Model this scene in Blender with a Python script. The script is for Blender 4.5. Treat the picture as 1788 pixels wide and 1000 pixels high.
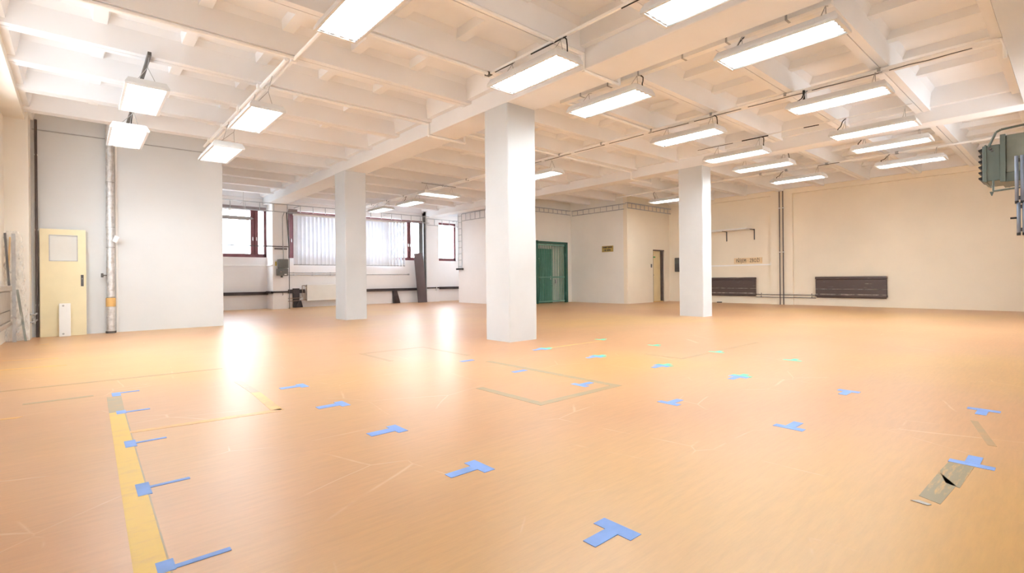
import bpy, math, random
from mathutils import Vector, Matrix
random.seed(7)
for o in list(bpy.data.objects): bpy.data.objects.remove(o, do_unlink=True)
SC = bpy.context.scene
COL = SC.collection
R_ = math.radians

# ------------------------------------------------------------------ camera, light, exposure
cam_d = bpy.data.cameras.new('camera'); cam = bpy.data.objects.new('camera', cam_d); COL.objects.link(cam)
yaw, roll = R_(48.805), R_(-0.566)
F = Vector((math.cos(yaw), math.sin(yaw), 0)); R0 = Vector((math.sin(yaw), -math.cos(yaw), 0)); U0 = Vector((0, 0, 1))
RR = R0*math.cos(roll) + U0*math.sin(roll); UU = -R0*math.sin(roll) + U0*math.cos(roll)
M = Matrix((RR, UU, -F)).transposed().to_4x4(); M.translation = (0, 0, 1.0)
cam.matrix_world = M
cam_d.sensor_width = 36; cam_d.lens = 867.04*36/1788; cam_d.shift_y = -13.3/1788
cam_d.clip_start = 0.02; cam_d.clip_end = 300
SC.camera = cam

world = bpy.data.worlds.new('overcast_sky'); SC.world = world; world.use_nodes = True
bg = world.node_tree.nodes['Background']
bg.inputs['Color'].default_value = (0.88, 0.95, 1.0, 1); bg.inputs['Strength'].default_value = 9.5
TUBE_POWER = 30.0
SC.view_settings.view_transform = 'Standard'; SC.view_settings.look = 'None'
SC.view_settings.gamma = 1; SC.view_settings.use_curve_mapping = False
SC.view_settings.exposure = 0.88
SC.cycles.max_bounces = 14; SC.cycles.diffuse_bounces = 9; SC.cycles.transparent_max_bounces = 12

# ------------------------------------------------------------------ materials
def new_mat(name):
    m = bpy.data.materials.new(name); m.use_nodes = True
    nt = m.node_tree; b = nt.nodes['Principled BSDF']
    return m, nt, b
def coords(nt, scale=(1, 1, 1)):
    tc = nt.nodes.new('ShaderNodeNewGeometry'); mp = nt.nodes.new('ShaderNodeMapping')
    mp.inputs['Scale'].default_value = scale
    nt.links.new(tc.outputs['Position'], mp.inputs['Vector']); return mp.outputs['Vector']
def noise(nt, scale, vec, detail=3, rough=0.55):
    n = nt.nodes.new('ShaderNodeTexNoise'); n.inputs['Scale'].default_value = scale
    n.inputs['Detail'].default_value = detail; n.inputs['Roughness'].default_value = rough
    nt.links.new(vec, n.inputs['Vector']); return n.outputs['Fac']
def ramp(nt, fac, stops):
    r = nt.nodes.new('ShaderNodeValToRGB'); el = r.color_ramp.elements
    while len(el) < len(stops): el.new(0.5)
    for e, (p, c) in zip(el, stops):
        e.position = p; e.color = (*c, 1) if len(c) == 3 else c
    nt.links.new(fac, r.inputs['Fac']); return r.outputs['Color']
def mix(nt, fac, a, b, mode='MIX'):
    n = nt.nodes.new('ShaderNodeMix'); n.data_type = 'RGBA'; n.blend_type = mode
    for s, v in ((0, fac), (6, a), (7, b)):
        if hasattr(v, 'is_linked') or isinstance(v, bpy.types.NodeSocket): nt.links.new(v, n.inputs[s])
        else: n.inputs[s].default_value = v if s == 0 else (*v, 1)
    return n.outputs[2]
def bump(nt, b, h, dist=0.01, strength=0.3):
    n = nt.nodes.new('ShaderNodeBump'); n.inputs['Distance'].default_value = dist; n.inputs['Strength'].default_value = strength
    nt.links.new(h, n.inputs['Height']); nt.links.new(n.outputs['Normal'], b.inputs['Normal'])
def paint(name, c, rough=0.6, var=0.04, scale=1.2, bmp=0.15, bscale=40, metal=0.0, spec=0.4):
    m, nt, b = new_mat(name); v = coords(nt)
    lo = tuple(max(0, x*(1-var*1.6)) for x in c); hi = tuple(min(1, x*(1+var)) for x in c)
    nt.links.new(ramp(nt, noise(nt, scale, v, 5), [(0.3, lo), (0.7, hi)]), b.inputs['Base Color'])
    b.inputs['Roughness'].default_value = rough; b.inputs['Metallic'].default_value = metal
    b.inputs['Specular IOR Level'].default_value = spec
    if bmp: bump(nt, b, noise(nt, bscale, v, 3), 0.004, bmp)
    return m
MT = {}
MT['wall_white'] = paint('white_wall_paint', (0.67, 0.685, 0.685), 0.75, 0.03, 0.7, 0.25, 18)
MT['wall_window'] = paint('window_wall_paint', (0.88, 0.865, 0.86), 0.75, 0.03, 0.7, 0.2, 20)
MT['wall_cream'] = paint('cream_wall_paint', (0.88, 0.80, 0.655), 0.75, 0.035, 0.6, 0.2, 16)
MT['wall_grey'] = paint('pale_grey_wall_paint', (0.86, 0.84, 0.78), 0.75, 0.03, 0.7, 0.2, 18)
MT['wall_warm'] = paint('warm_white_wall_paint', (0.82, 0.79, 0.72), 0.75, 0.03, 0.7, 0.2, 18)
MT['column'] = paint('white_column_paint', (0.63, 0.655, 0.67), 0.7, 0.03, 1.2, 0.3, 14)
MT['ceiling'] = paint('white_ceiling_paint', (0.84, 0.855, 0.875), 0.8, 0.025, 0.9, 0.2, 20)
MT['white_metal'] = paint('white_enamel_metal', (0.82, 0.82, 0.80), 0.35, 0.02, 3, 0)
MT['lamp_body'] = paint('lamp_grey_white_enamel', (0.70, 0.71, 0.71), 0.4, 0.02, 3, 0)
MT['conduit'] = paint('white_conduit_plastic', (0.93, 0.93, 0.92), 0.4, 0.03, 4, 0)
MT['grey_metal'] = paint('galvanised_steel', (0.45, 0.45, 0.45), 0.45, 0.10, 8, 0.05, 60, 0.15)
MT['tray'] = paint('galvanised_wire', (0.46, 0.46, 0.47), 0.45, 0.08, 8, 0)
MT['dark_steel'] = paint('dark_steel', (0.12, 0.115, 0.11), 0.45, 0.15, 6, 0.05, 60, 0.3)
MT['black'] = paint('black_rubber', (0.02, 0.02, 0.02), 0.5, 0.1, 5, 0)
MT['dark_pipe'] = paint('dark_brown_pipe_paint', (0.10, 0.075, 0.07), 0.45, 0.15, 5, 0.05)
MT['band'] = paint('dark_painted_duct', (0.055, 0.04, 0.04), 0.5, 0.25, 4, 0.1)
MT['roller'] = paint('mauve_grey_casing', (0.30, 0.245, 0.245), 0.5, 0.1, 4, 0)
MT['board_dark'] = paint('dark_brown_laminate', (0.13, 0.095, 0.095), 0.4, 0.08, 2, 0.02)
MT['frame_red'] = paint('dark_red_window_frame', (0.17, 0.055, 0.06), 0.45, 0.15, 5, 0.05)
MT['door_cream'] = paint('cream_door_paint', (0.80, 0.71, 0.47), 0.4, 0.04, 2.0, 0.05)
MT['door_yellow'] = paint('yellow_cream_door_paint', (0.80, 0.66, 0.38), 0.45, 0.05, 2.0, 0.05)
MT['green'] = paint('green_steel_paint', (0.045, 0.20, 0.145), 0.45, 0.08, 3, 0.05)
MT['green_bar'] = paint('pale_green_bar_paint', (0.17, 0.36, 0.28), 0.45, 0.1, 4, 0.0)
MT['green_dark'] = paint('dark_green_frame_paint', (0.035, 0.12, 0.09), 0.45, 0.1, 3, 0.05)
MT['heater'] = paint('grey_green_heater_enamel', (0.135, 0.17, 0.155), 0.4, 0.10, 4, 0.05)
MT['heater_pale'] = paint('pale_heater_housing', (0.22, 0.245, 0.215), 0.35, 0.15, 3, 0.05)
MT['tube_blue'] = paint('blue_grey_metal_tube', (0.24, 0.28, 0.36), 0.4, 0.1, 5, 0.0, 40, 0.2)
MT['box_grey'] = paint('dark_grey_box_enamel', (0.14, 0.14, 0.13), 0.45, 0.1, 5, 0.05)
MT['rad_white'] = paint('white_radiator_enamel', (0.80, 0.79, 0.75), 0.35, 0.02, 3, 0)
MT['rad_beige'] = paint('taupe_radiator_enamel', (0.30, 0.25, 0.21), 0.45, 0.08, 4, 0.05)
MT['rad_worn'] = paint('bare_worn_radiator_edge', (0.34, 0.29, 0.25), 0.5, 0.55, 7, 0.1)
MT['foil'] = None
MT['tan_tape'] = paint('tan_tape', (0.72, 0.45, 0.17), 0.5, 0.06, 6, 0)
MT['sign_tan'] = paint('tan_sign_board', (0.80, 0.62, 0.38), 0.6, 0.06, 8, 0)
MT['sign_gold'] = paint('old_gold_sign_plate', (0.44, 0.33, 0.10), 0.5, 0.15, 10, 0)
MT['ink'] = paint('dark_sign_ink', (0.06, 0.055, 0.06), 0.6, 0.1, 6, 0)
MT['paper'] = paint('white_paper', (0.85, 0.85, 0.84), 0.8, 0.02, 6, 0)
MT['yellow_label'] = paint('yellow_label', (0.75, 0.55, 0.08), 0.6, 0.05, 6, 0)
MT['green_label'] = paint('green_label', (0.10, 0.45, 0.14), 0.6, 0.05, 6, 0)
MT['copper'] = paint('dull_copper_pipe', (0.34, 0.24, 0.19), 0.4, 0.15, 6, 0, 40, 0.2)
MT['tape_blue'] = paint('blue_floor_tape', (0.22, 0.39, 0.82), 0.55, 0.08, 9, 0)
MT['tape_mint'] = paint('mint_floor_tape', (0.16, 0.66, 0.48), 0.55, 0.08, 9, 0)
MT['ground'] = paint('pale_concrete_ground', (0.45, 0.44, 0.42), 0.9, 0.1, 0.3, 0)
MT['shelf'] = paint('white_shelf_board', (0.80, 0.79, 0.76), 0.45, 0.03, 4, 0)

def mk_floor():
    m, nt, b = new_mat('orange_coated_floor'); v = coords(nt)
    big = ramp(nt, noise(nt, 0.22, v, 2, 0.5), [(0.36, (0.56, 0.285, 0.125)), (0.5, (0.60, 0.335, 0.155)), (0.64, (0.62, 0.365, 0.125))])
    mid = ramp(nt, noise(nt, 1.1, coords(nt, (0.6, 1.8, 1)), 4, 0.6), [(0.30, (0.90, 0.90, 0.92)), (0.62, (1, 1, 1))])
    col = mix(nt, 0.7, big, mid, 'MULTIPLY')
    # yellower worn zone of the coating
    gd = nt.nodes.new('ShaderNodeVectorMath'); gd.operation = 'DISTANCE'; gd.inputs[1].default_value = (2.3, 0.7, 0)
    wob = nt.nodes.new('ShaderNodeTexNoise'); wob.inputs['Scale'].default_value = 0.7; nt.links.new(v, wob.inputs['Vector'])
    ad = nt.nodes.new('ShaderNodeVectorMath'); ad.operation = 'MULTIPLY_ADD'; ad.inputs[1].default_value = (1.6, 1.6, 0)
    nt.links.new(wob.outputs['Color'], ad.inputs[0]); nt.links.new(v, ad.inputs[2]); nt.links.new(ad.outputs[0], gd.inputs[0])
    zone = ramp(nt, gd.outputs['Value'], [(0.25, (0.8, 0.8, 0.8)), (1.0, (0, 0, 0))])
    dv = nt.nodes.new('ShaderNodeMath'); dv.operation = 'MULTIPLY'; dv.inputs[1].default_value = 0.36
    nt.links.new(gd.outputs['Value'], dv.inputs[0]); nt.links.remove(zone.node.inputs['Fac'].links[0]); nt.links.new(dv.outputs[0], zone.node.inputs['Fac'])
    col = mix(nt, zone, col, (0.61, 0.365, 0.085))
    # fine grain streaks across the coating
    gr = ramp(nt, noise(nt, 9, coords(nt, (0.5, 4.0, 1)), 5, 0.7), [(0.35, (0.86, 0.87, 0.90)), (0.62, (1, 1, 1))])
    col = mix(nt, 0.7, col, gr, 'MULTIPLY')
    # thin pale scratches
    wv = nt.nodes.new('ShaderNodeTexNoise'); wv.inputs['Scale'].default_value = 0.9; wv.inputs['Detail'].default_value = 2
    nt.links.new(v, wv.inputs['Vector'])
    vd = nt.nodes.new('ShaderNodeTexVoronoi'); vd.feature = 'DISTANCE_TO_EDGE'; vd.inputs['Scale'].default_value = 1.1
    add = nt.nodes.new('ShaderNodeVectorMath'); add.operation = 'MULTIPLY_ADD'
    add.inputs[1].default_value = (0.12, 0.12, 0); nt.links.new(wv.outputs['Color'], add.inputs[0]); nt.links.new(v, add.inputs[2])
    nt.links.new(add.outputs[0], vd.inputs['Vector'])
    sc = ramp(nt, vd.outputs['Distance'], [(0.0, (1, 1, 1)), (0.006, (0, 0, 0))])
    brk = ramp(nt, noise(nt, 1.3, v, 4), [(0.52, (0, 0, 0)), (0.60, (0.34, 0.34, 0.34))])
    sc2 = mix(nt, 1.0, sc, brk, 'MULTIPLY')
    col = mix(nt, sc2, col, (0.85, 0.72, 0.55))
    # dark specks
    vs = nt.nodes.new('ShaderNodeTexVoronoi'); vs.inputs['Scale'].default_value = 1.6; nt.links.new(v, vs.inputs['Vector'])
    sp = ramp(nt, vs.outputs['Distance'], [(0.0, (1, 1, 1)), (0.010, (1, 1, 1)), (0.016, (0, 0, 0))])
    col = mix(nt, sp, col, (0.22, 0.15, 0.09))
    nt.links.new(col, b.inputs['Base Color'])
    b.inputs['Roughness'].default_value = 0.36; b.inputs['Specular IOR Level'].default_value = 1.0
    bump(nt, b, noise(nt, 5, v, 2), 0.001, 0.05)
    return m
MT['floor'] = mk_floor()

def mk_worn(name, c, under, lo=0.42, hi=0.56, sc=(1, 1, 1), scale=6):
    m, nt, b = new_mat(name); v = coords(nt, sc)
    f = ramp(nt, noise(nt, scale, v, 6, 0.7), [(lo, (0, 0, 0)), (hi, (1, 1, 1))])
    nt.links.new(mix(nt, f, under, c), b.inputs['Base Color'])
    b.inputs['Roughness'].default_value = 0.4
    return m
ORG = (0.60, 0.335, 0.155)
MT['line_yellow'] = mk_worn('yellow_floor_paint', (0.74, 0.50, 0.085), (0.62, 0.40, 0.12), 0.25, 0.5, (1, 3, 1), 4)
MT['line_pale'] = mk_worn('faded_yellow_floor_paint', (0.78, 0.50, 0.15), ORG, 0.35, 0.65, (1, 1, 1), 7)
MT['line_grey'] = mk_worn('worn_grey_floor_paint', (0.36, 0.32, 0.215), (0.48, 0.32, 0.165), 0.3, 0.6, (1, 2, 1), 7)
MT['line_faint'] = mk_worn('faint_grey_floor_paint', (0.37, 0.29, 0.18), (0.52, 0.31, 0.15), 0.3, 0.7, (1, 1, 1), 7)
MT['patch_grey'] = mk_worn('grey_floor_patch', (0.30, 0.26, 0.17), (0.60, 0.36, 0.14), 0.34, 0.5, (1, 8, 1), 5)
MT['rad_brown'] = mk_worn('dark_brown_radiator_enamel', (0.085, 0.058, 0.052), (0.45, 0.40, 0.33), 0.33, 0.37, (1, 0.5, 9.0), 3.0)

def mk_foil():
    m, nt, b = new_mat('crinkled_aluminium_foil'); v = coords(nt)
    nt.links.new(ramp(nt, noise(nt, 14, v, 4), [(0.3, (0.55, 0.54, 0.53)), (0.7, (0.82, 0.82, 0.82))]), b.inputs['Base Color'])
    b.inputs['Metallic'].default_value = 0.75; b.inputs['Roughness'].default_value = 0.32
    bump(nt, b, noise(nt, 26, v, 4, 0.7), 0.02, 0.8); return m
MT['foil'] = mk_foil()
def mk_glass(name, tint=(0.97, 0.98, 1.0), fac=0.06, rough=0.0):
    m = bpy.data.materials.new(name); m.use_nodes = True; nt = m.node_tree; nt.nodes.clear()
    o = nt.nodes.new('ShaderNodeOutputMaterial'); t = nt.nodes.new('ShaderNodeBsdfTransparent'); g = nt.nodes.new('ShaderNodeBsdfGlossy')
    t.inputs['Color'].default_value = (*tint, 1); g.inputs['Roughness'].default_value = rough
    mx = nt.nodes.new('ShaderNodeMixShader'); mx.inputs[0].default_value = fac
    nt.links.new(t.outputs[0], mx.inputs[1]); nt.links.new(g.outputs[0], mx.inputs[2]); nt.links.new(mx.outputs[0], o.inputs['Surface'])
    return m
MT['glass'] = mk_glass('window_glass')
MT['frosted'] = paint('frosted_door_glass', (0.72, 0.72, 0.68), 0.25, 0.02, 3, 0)
def mk_film():
    m = bpy.data.materials.new('clear_plastic_film'); m.use_nodes = True; nt = m.node_tree; b = nt.nodes['Principled BSDF']
    v = coords(nt)
    nt.links.new(ramp(nt, noise(nt, 8, v, 4), [(0.3, (0.80, 0.76, 0.70)), (0.7, (0.95, 0.94, 0.92))]), b.inputs['Base Color'])
    b.inputs['Roughness'].default_value = 0.12
    nt.links.new(ramp(nt, noise(nt, 10, coords(nt, (1, 1, 0.5)), 5, 0.7), [(0.42, (0.03, 0.03, 0.03)), (0.74, (0.42, 0.42, 0.42))]), b.inputs['Alpha'])
    bump(nt, b, noise(nt, 18, coords(nt, (1, 1, 0.6)), 5, 0.7), 0.03, 0.9); return m
MT['film'] = mk_film()
def mk_blind():
    m = bpy.data.materials.new('white_blind_fabric'); m.use_nodes = True; nt = m.node_tree; nt.nodes.clear()
    o = nt.nodes.new('ShaderNodeOutputMaterial'); d = nt.nodes.new('ShaderNodeBsdfDiffuse'); t = nt.nodes.new('ShaderNodeBsdfTranslucent')
    v = coords(nt); c = ramp(nt, noise(nt, 3, v, 3), [(0.3, (0.78, 0.81, 0.86)), (0.7, (0.86, 0.88, 0.92))])
    nt.links.new(c, d.inputs['Color']); nt.links.new(c, t.inputs['Color'])
    mx = nt.nodes.new('ShaderNodeMixShader'); mx.inputs[0].default_value = 0.14
    nt.links.new(d.outputs[0], mx.inputs[1]); nt.links.new(t.outputs[0], mx.inputs[2]); nt.links.new(mx.outputs[0], o.inputs['Surface'])
    return m
MT['blind'] = mk_blind()
def mk_tube():
    m = bpy.data.materials.new('lit_fluorescent_tube'); m.use_nodes = True; nt = m.node_tree; nt.nodes.clear()
    o = nt.nodes.new('ShaderNodeOutputMaterial'); e = nt.nodes.new('ShaderNodeEmission')
    e.inputs['Color'].default_value = (0.90, 0.965, 1.0, 1); e.inputs['Strength'].default_value = TUBE_POWER
    nt.links.new(e.outputs[0], o.inputs['Surface']); return m
MT['tube'] = mk_tube()

# ------------------------------------------------------------------ mesh helpers
class MB:
    def __init__(s): s.v = []; s.f = []; s.smooth = False
    def box(s, x0, x1, y0, y1, z0, z1):
        n = len(s.v)
        s.v += [(x, y, z) for z in (z0, z1) for y in (y0, y1) for x in (x0, x1)]
        s.f += [tuple(n+i for i in q) for q in ((0, 2, 3, 1), (4, 5, 7, 6), (0, 1, 5, 4), (2, 6, 7, 3), (0, 4, 6, 2), (1, 3, 7, 5))]
        return s
    def hexa(s, p):                                   # 8 corners: bottom 4 (ccw), top 4 (ccw)
        n = len(s.v); s.v += [tuple(q) for q in p]
        s.f += [tuple(n+i for i in q) for q in ((3, 2, 1, 0), (4, 5, 6, 7), (0, 1, 5, 4), (1, 2, 6, 5), (2, 3, 7, 6), (3, 0, 4, 7))]
        return s
    def cyl(s, a, b, r, n=8, r2=None, cap=True):
        a, b = Vector(a), Vector(b); d = (b-a).normalized(); r2 = r if r2 is None else r2
        u = d.orthogonal().normalized(); w = d.cross(u); k = len(s.v)
        for c, q in ((a, r), (b, r2)):
            for i in range(n):
                t = 2*math.pi*i/n; s.v.append(tuple(c + (u*math.cos(t)+w*math.sin(t))*q))
        for i in range(n):
            j = (i+1) % n; s.f.append((k+i, k+j, k+n+j, k+n+i))
        if cap: s.f.append(tuple(k+i for i in range(n))[::-1]); s.f.append(tuple(k+n+i for i in range(n)))
        return s
    def path(s, pts, r, n=6):
        for a, b in zip(pts[:-1], pts[1:]): s.cyl(a, b, r, n)
        return s
    def prism(s, poly, axis, a, b):                   # poly 2D, extruded along axis 0/1/2
        n = len(s.v); m = len(poly)
        def p3(q, t): return {0: (t, q[0], q[1]), 1: (q[0], t, q[1]), 2: (q[0], q[1], t)}[axis]
        s.v += [p3(q, a) for q in poly] + [p3(q, b) for q in poly]
        s.f += [tuple(n+i for i in range(m))[::-1], tuple(n+m+i for i in range(m))]
        for i in range(m):
            j = (i+1) % m; s.f.append((n+i, n+j, n+m+j, n+m+i))
        return s
    def mesh(s, name, m, org=(0, 0, 0)):
        me = bpy.data.meshes.new(name); o = Vector(org)
        me.from_pydata([tuple(Vector(p)-o) for p in s.v], [], s.f); me.update()
        import bmesh as _b
        bm = _b.new(); bm.from_mesh(me); _b.ops.recalc_face_normals(bm, faces=bm.faces); bm.to_mesh(me); bm.free()
        if s.smooth:
            for p in me.polygons: p.use_smooth = True
        me.materials.append(m); return me
    def base(s):
        xs, ys, zs = zip(*s.v); return ((min(xs)+max(xs))/2, (min(ys)+max(ys))/2, min(zs))
def link(name, me, parent=None, loc=(0, 0, 0)):
    o = bpy.data.objects.new(name, me); COL.objects.link(o); o.location = loc
    if parent: o.parent = parent
    return o
def M_(k): return MT[k] if isinstance(k, str) else k
def thing(name, loc, label, cat, group=None):
    o = bpy.data.objects.new(name, None); COL.objects.link(o); o.location = loc; o.empty_display_size = 0.1
    o['label'] = label; o['category'] = cat
    if group: o['group'] = group
    return o
def part(root, name, mb, m, label=None, org=None, sub=None):
    """world-coordinate MB parented to root (an unrotated Empty); sub = part to hang it under"""
    o = link(name, mb.mesh(name, M_(m), root.location), sub or root)
    if label: o['label'] = label
    return o
def solo(name, mb, m, label, cat, group=None):
    b = mb.base(); o = link(name, mb.mesh(name, M_(m), b), None, b)
    o['label'] = label; o['category'] = cat
    if group: o['group'] = group
    return o
def struct(name, mb, m, label=None, parent=None):
    b = mb.base() if parent is None else parent.location
    o = link(name, mb.mesh(name, M_(m), b), parent, b if parent is None else (0, 0, 0))
    if parent is None: o['kind'] = 'structure'
    if label: o['label'] = label
    return o
def bevel(o, w=0.01, seg=2):
    md = o.modifiers.new('bevel', 'BEVEL'); md.width = w; md.segments = seg; md.limit_method = 'ANGLE'; return o

# ------------------------------------------------------------------ structure
XL, XR, YN, YF = -0.95, 18.85, -0.55, 19.6        # inner faces of the shell
ZC = 4.38                                          # slab soffit
ZS, ZH = 1.87, 3.66                                # window sill and head
struct('ground', MB().box(-60, 80, -60, 80, -0.6, -0.45), 'ground', 'pale open ground outside the building')
struct('floor', MB().box(XL-0.3, XR+0.3, YN-0.3, YF+0.3, -0.3, 0.0), 'floor', 'glossy scuffed orange coated concrete floor')
ceiling = struct('ceiling', MB().box(XL-0.3, XR+0.3, YN-0.3, YF+0.3, ZC, ZC+0.15), 'ceiling', 'white ribbed concrete ceiling')

def holed(mb, ax, a0, a1, t0, t1, z0, z1, holes):
    """wall along axis ax from a0..a1, thickness t0..t1, rectangular holes (h0,h1,zb,zt)"""
    def bx(p0, p1, q0, q1):
        if p1-p0 < 1e-4 or q1-q0 < 1e-4: return
        if ax == 0: mb.box(p0, p1, t0, t1, q0, q1)
        else: mb.box(t0, t1, p0, p1, q0, q1)
    c = a0
    for h0, h1, zb, zt in sorted(holes):
        bx(c, h0, z0, z1); bx(h0, h1, z0, zb); bx(h0, h1, zt, z1); c = h1
    bx(c, a1, z0, z1); return mb

w = holed(MB(), 1, YN, 12.85, XL-0.3, XL, 0, ZC, [(6.6, 10.8, ZS, ZH)])
wl = struct('wall_left', w, 'wall_warm', 'cream painted wall with pilasters and a beam above window bays')
struct('pilaster', MB().box(XL, -0.64, 12.25, 12.85, 0, ZC), 'wall_warm', None, wl)
struct('pilaster', MB().box(XL, -0.64, 5.85, 6.35, 0, ZC), 'wall_warm', None, wl)
struct('beam', MB().box(XL, -0.68, YN, 12.85, 3.9, ZC), 'wall_warm', None, wl)
w = holed(MB(), 0, XL-0.3, XR+0.3, YN-0.3, YN, 0, ZC, [(2.0, 3.7, ZS, ZH), (9.9, 13.9, ZS, ZH)])
wl = struct('wall_near', w, 'wall_white', 'white painted wall with a deep beam along its top')
struct('beam', MB().box(XL, XR, YN, 0.58, 3.80, ZC), 'wall_white', None, wl)
wl = struct('wall_right', MB().box(XR, XR+0.3, YN-0.3, 11.65, 0, ZC), 'wall_cream', 'cream wall with recessed bays between pilasters')
struct('beam', MB().box(18.74, XR, YN, 11.35, 3.88, ZC), 'wall_cream', None, wl)
for p0, p1 in ((6.57, 7.29), (10.7, 11.35), (YN, 0.4)): struct('pilaster', MB().box(18.74, XR, p0, p1, 0, 3.88), 'wall_cream', None, wl)
w = MB().box(XL-0.3, 2.5, 12.85, 13.0, 0, ZC).box(2.35, 2.5, 13.0, YF+0.3, 0, ZC)
struct('wall_partition', w, 'wall_white', 'white partition wall beside the foil-wrapped pipe')
w = holed(MB(), 0, 2.5, 14.2, YF, YF+0.3, 0, ZC, [(2.9, 5.24, ZS, ZH), (5.98, 11.86, ZS, ZH), (12.56, 13.66, ZS, ZH)])
wl = struct('wall_back', w, 'wall_window', 'white window wall with two pilasters')
struct('pilaster', MB().box(5.24, 5.75, 18.92, YF, 0, ZC), 'wall_window', None, wl); struct('pilaster', MB().box(11.78, 12.46, 19.30, YF, 0, ZC), 'wall_window', None, wl)
w = MB().box(12.45, 12.65, 14.25, 17.73, 0, ZC).box(12.65, 14.0, 17.55, 17.73, 0, ZC).box(14.0, 14.2, 17.55, YF+0.3, 0, ZC)
struct('wall_recess', w, 'wall_window', 'white wall with the upright cable ladder')
GX0, GX1, GH = 13.72, 15.46, 2.46
w = holed(MB(), 0, 12.45, 15.98, 14.22, 14.40, 0, ZC, [(GX0, GX1, 0.0, GH)])
w.box(GX0-0.1, GX1+0.1, 14.56, 14.66, 0, GH+0.1).box(GX0-0.1, GX0, 14.40, 14.56, 0, GH).box(GX1, GX1+0.1, 14.40, 14.56, 0, GH).box(GX0-0.1, GX1+0.1, 14.40, 14.66, GH, GH+0.1)
struct('wall_gate', w, 'wall_warm', 'warm white wall around the green barred gate')
DX0, DX1, DH = 17.52, 18.36, 2.13
struct('wall_block_side', MB().box(15.8, 15.98, 11.53, 14.22, 0, ZC), 'wall_grey', 'pale wall with the small gold sign')
w = holed(MB(), 0, 15.8, 19.0, 11.35, 11.53, 0, ZC, [(DX0, DX1, 0, DH)])
w.box(DX0-0.05, DX1+0.05, 11.62, 11.70, 0, DH+0.05)
struct('wall_block_front', w, 'wall_cream', 'cream wall with the narrow yellow door')

# ribbed ceiling panels
PITCH = 1.265; Y0 = 6.95
def panel_mesh(name, x0, x1, ribs):
    mb = MB(); W = PITCH-0.012; zb, zt = 4.0, ZC
    for sgn in (0, 1):
        if sgn == 0: poly = [(0, zb), (0.10, zb), (0.135, zt-0.10), (0.20, zt), (0, zt)]
        else: poly = [(W-0.10, zb), (W, zb), (W, zt), (W-0.20, zt), (W-0.135, zt-0.10)]
        mb.prism([(y, z) for y, z in poly], 0, x0, x1)
    for e, d in ((x0, 1), (x1, -1)):                       # end diaphragms
        mb.prism([(e, 4.05), (e+d*0.10, 4.05), (e+d*0.16, zt), (e, zt)], 1, 0.05, W-0.05)
    for x in ribs:
        mb.prism([(x-0.07, 4.26), (x+0.07, 4.26), (x+0.10, zt), (x-0.10, zt)], 1, 0.08, W-0.08)
    mb.box(x0, x1, 0.05, W-0.05, ZC-0.012, ZC+0.002)
    return mb.mesh(name, MT['ceiling'])
bays = [panel_mesh('ceiling_panel', -0.70, 5.10, [0.24, 1.17, 2.10, 3.03, 3.96]),
        panel_mesh('ceiling_panel', 5.70, 11.78, [6.65, 7.60, 8.55, 9.50, 10.45]),
        panel_mesh('ceiling_panel', 12.23, 18.76, [13.1, 14.03, 14.96, 15.89, 16.82, 17.75])]
for k in range(-6, 10):
    for me in bays:
        y = Y0 + k*PITCH
        o = link('ceiling_panel', me, ceiling); o.location = (-ceiling.location.x, y-ceiling.location.y, -ceiling.location.z)
def girder(x0, x1, z0, label):
    o = struct('girder', MB().box(x0, x1, YN+0.0, YF, z0, ZC+0.01), 'ceiling', label, ceiling); bevel(o, 0.012)
girder(5.10, 5.71, 3.78, 'girder over the two square columns')
girder(11.78, 12.23, 3.80, 'girder over the single far column')

def column(x0, x1, y0, y1, z1, label):
    mb = MB(); n = 14                                         # slightly uneven plaster edges
    rnd = random.Random(int(x0*100+y0*10))
    rings = []
    for i in range(n+1):
        z = z1*i/n; j = lambda: rnd.uniform(-0.004, 0.004)
        k = len(mb.v); c = 0.012
        mb.v += [(x0+c+j(), y0+j(), z), (x1-c+j(), y0+j(), z), (x1+j(), y0+c+j(), z), (x1+j(), y1-c+j(), z), (x1-c+j(), y1+j(), z), (x0+c+j(), y1+j(), z), (x0+j(), y1-c+j(), z), (x0+j(), y0+c+j(), z)]
        rings.append(k)
    for a, b in zip(rings[:-1], rings[1:]):
        for q in range(8): mb.f.append((a+q, a+(q+1) % 8, b+(q+1) % 8, b+q))
    mb.f.append(tuple(rings[0]+q for q in range(8))[::-1]); mb.f.append(tuple(rings[-1]+q for q in range(8)))
    o = struct('column', mb, 'column', label); o['category'] = 'column'; o['group'] = 'white square columns'
column(5.11, 5.71, 5.91, 6.50, 3.79, 'white square plaster column standing between the lamps, the thickest one')
column(5.10, 5.66, 12.20, 12.86, 3.79, 'white square column in front of the vertical blinds')
column(11.79, 12.23, 6.20, 6.86, 3.81, 'white square column in front of the wall shelf')

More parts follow.
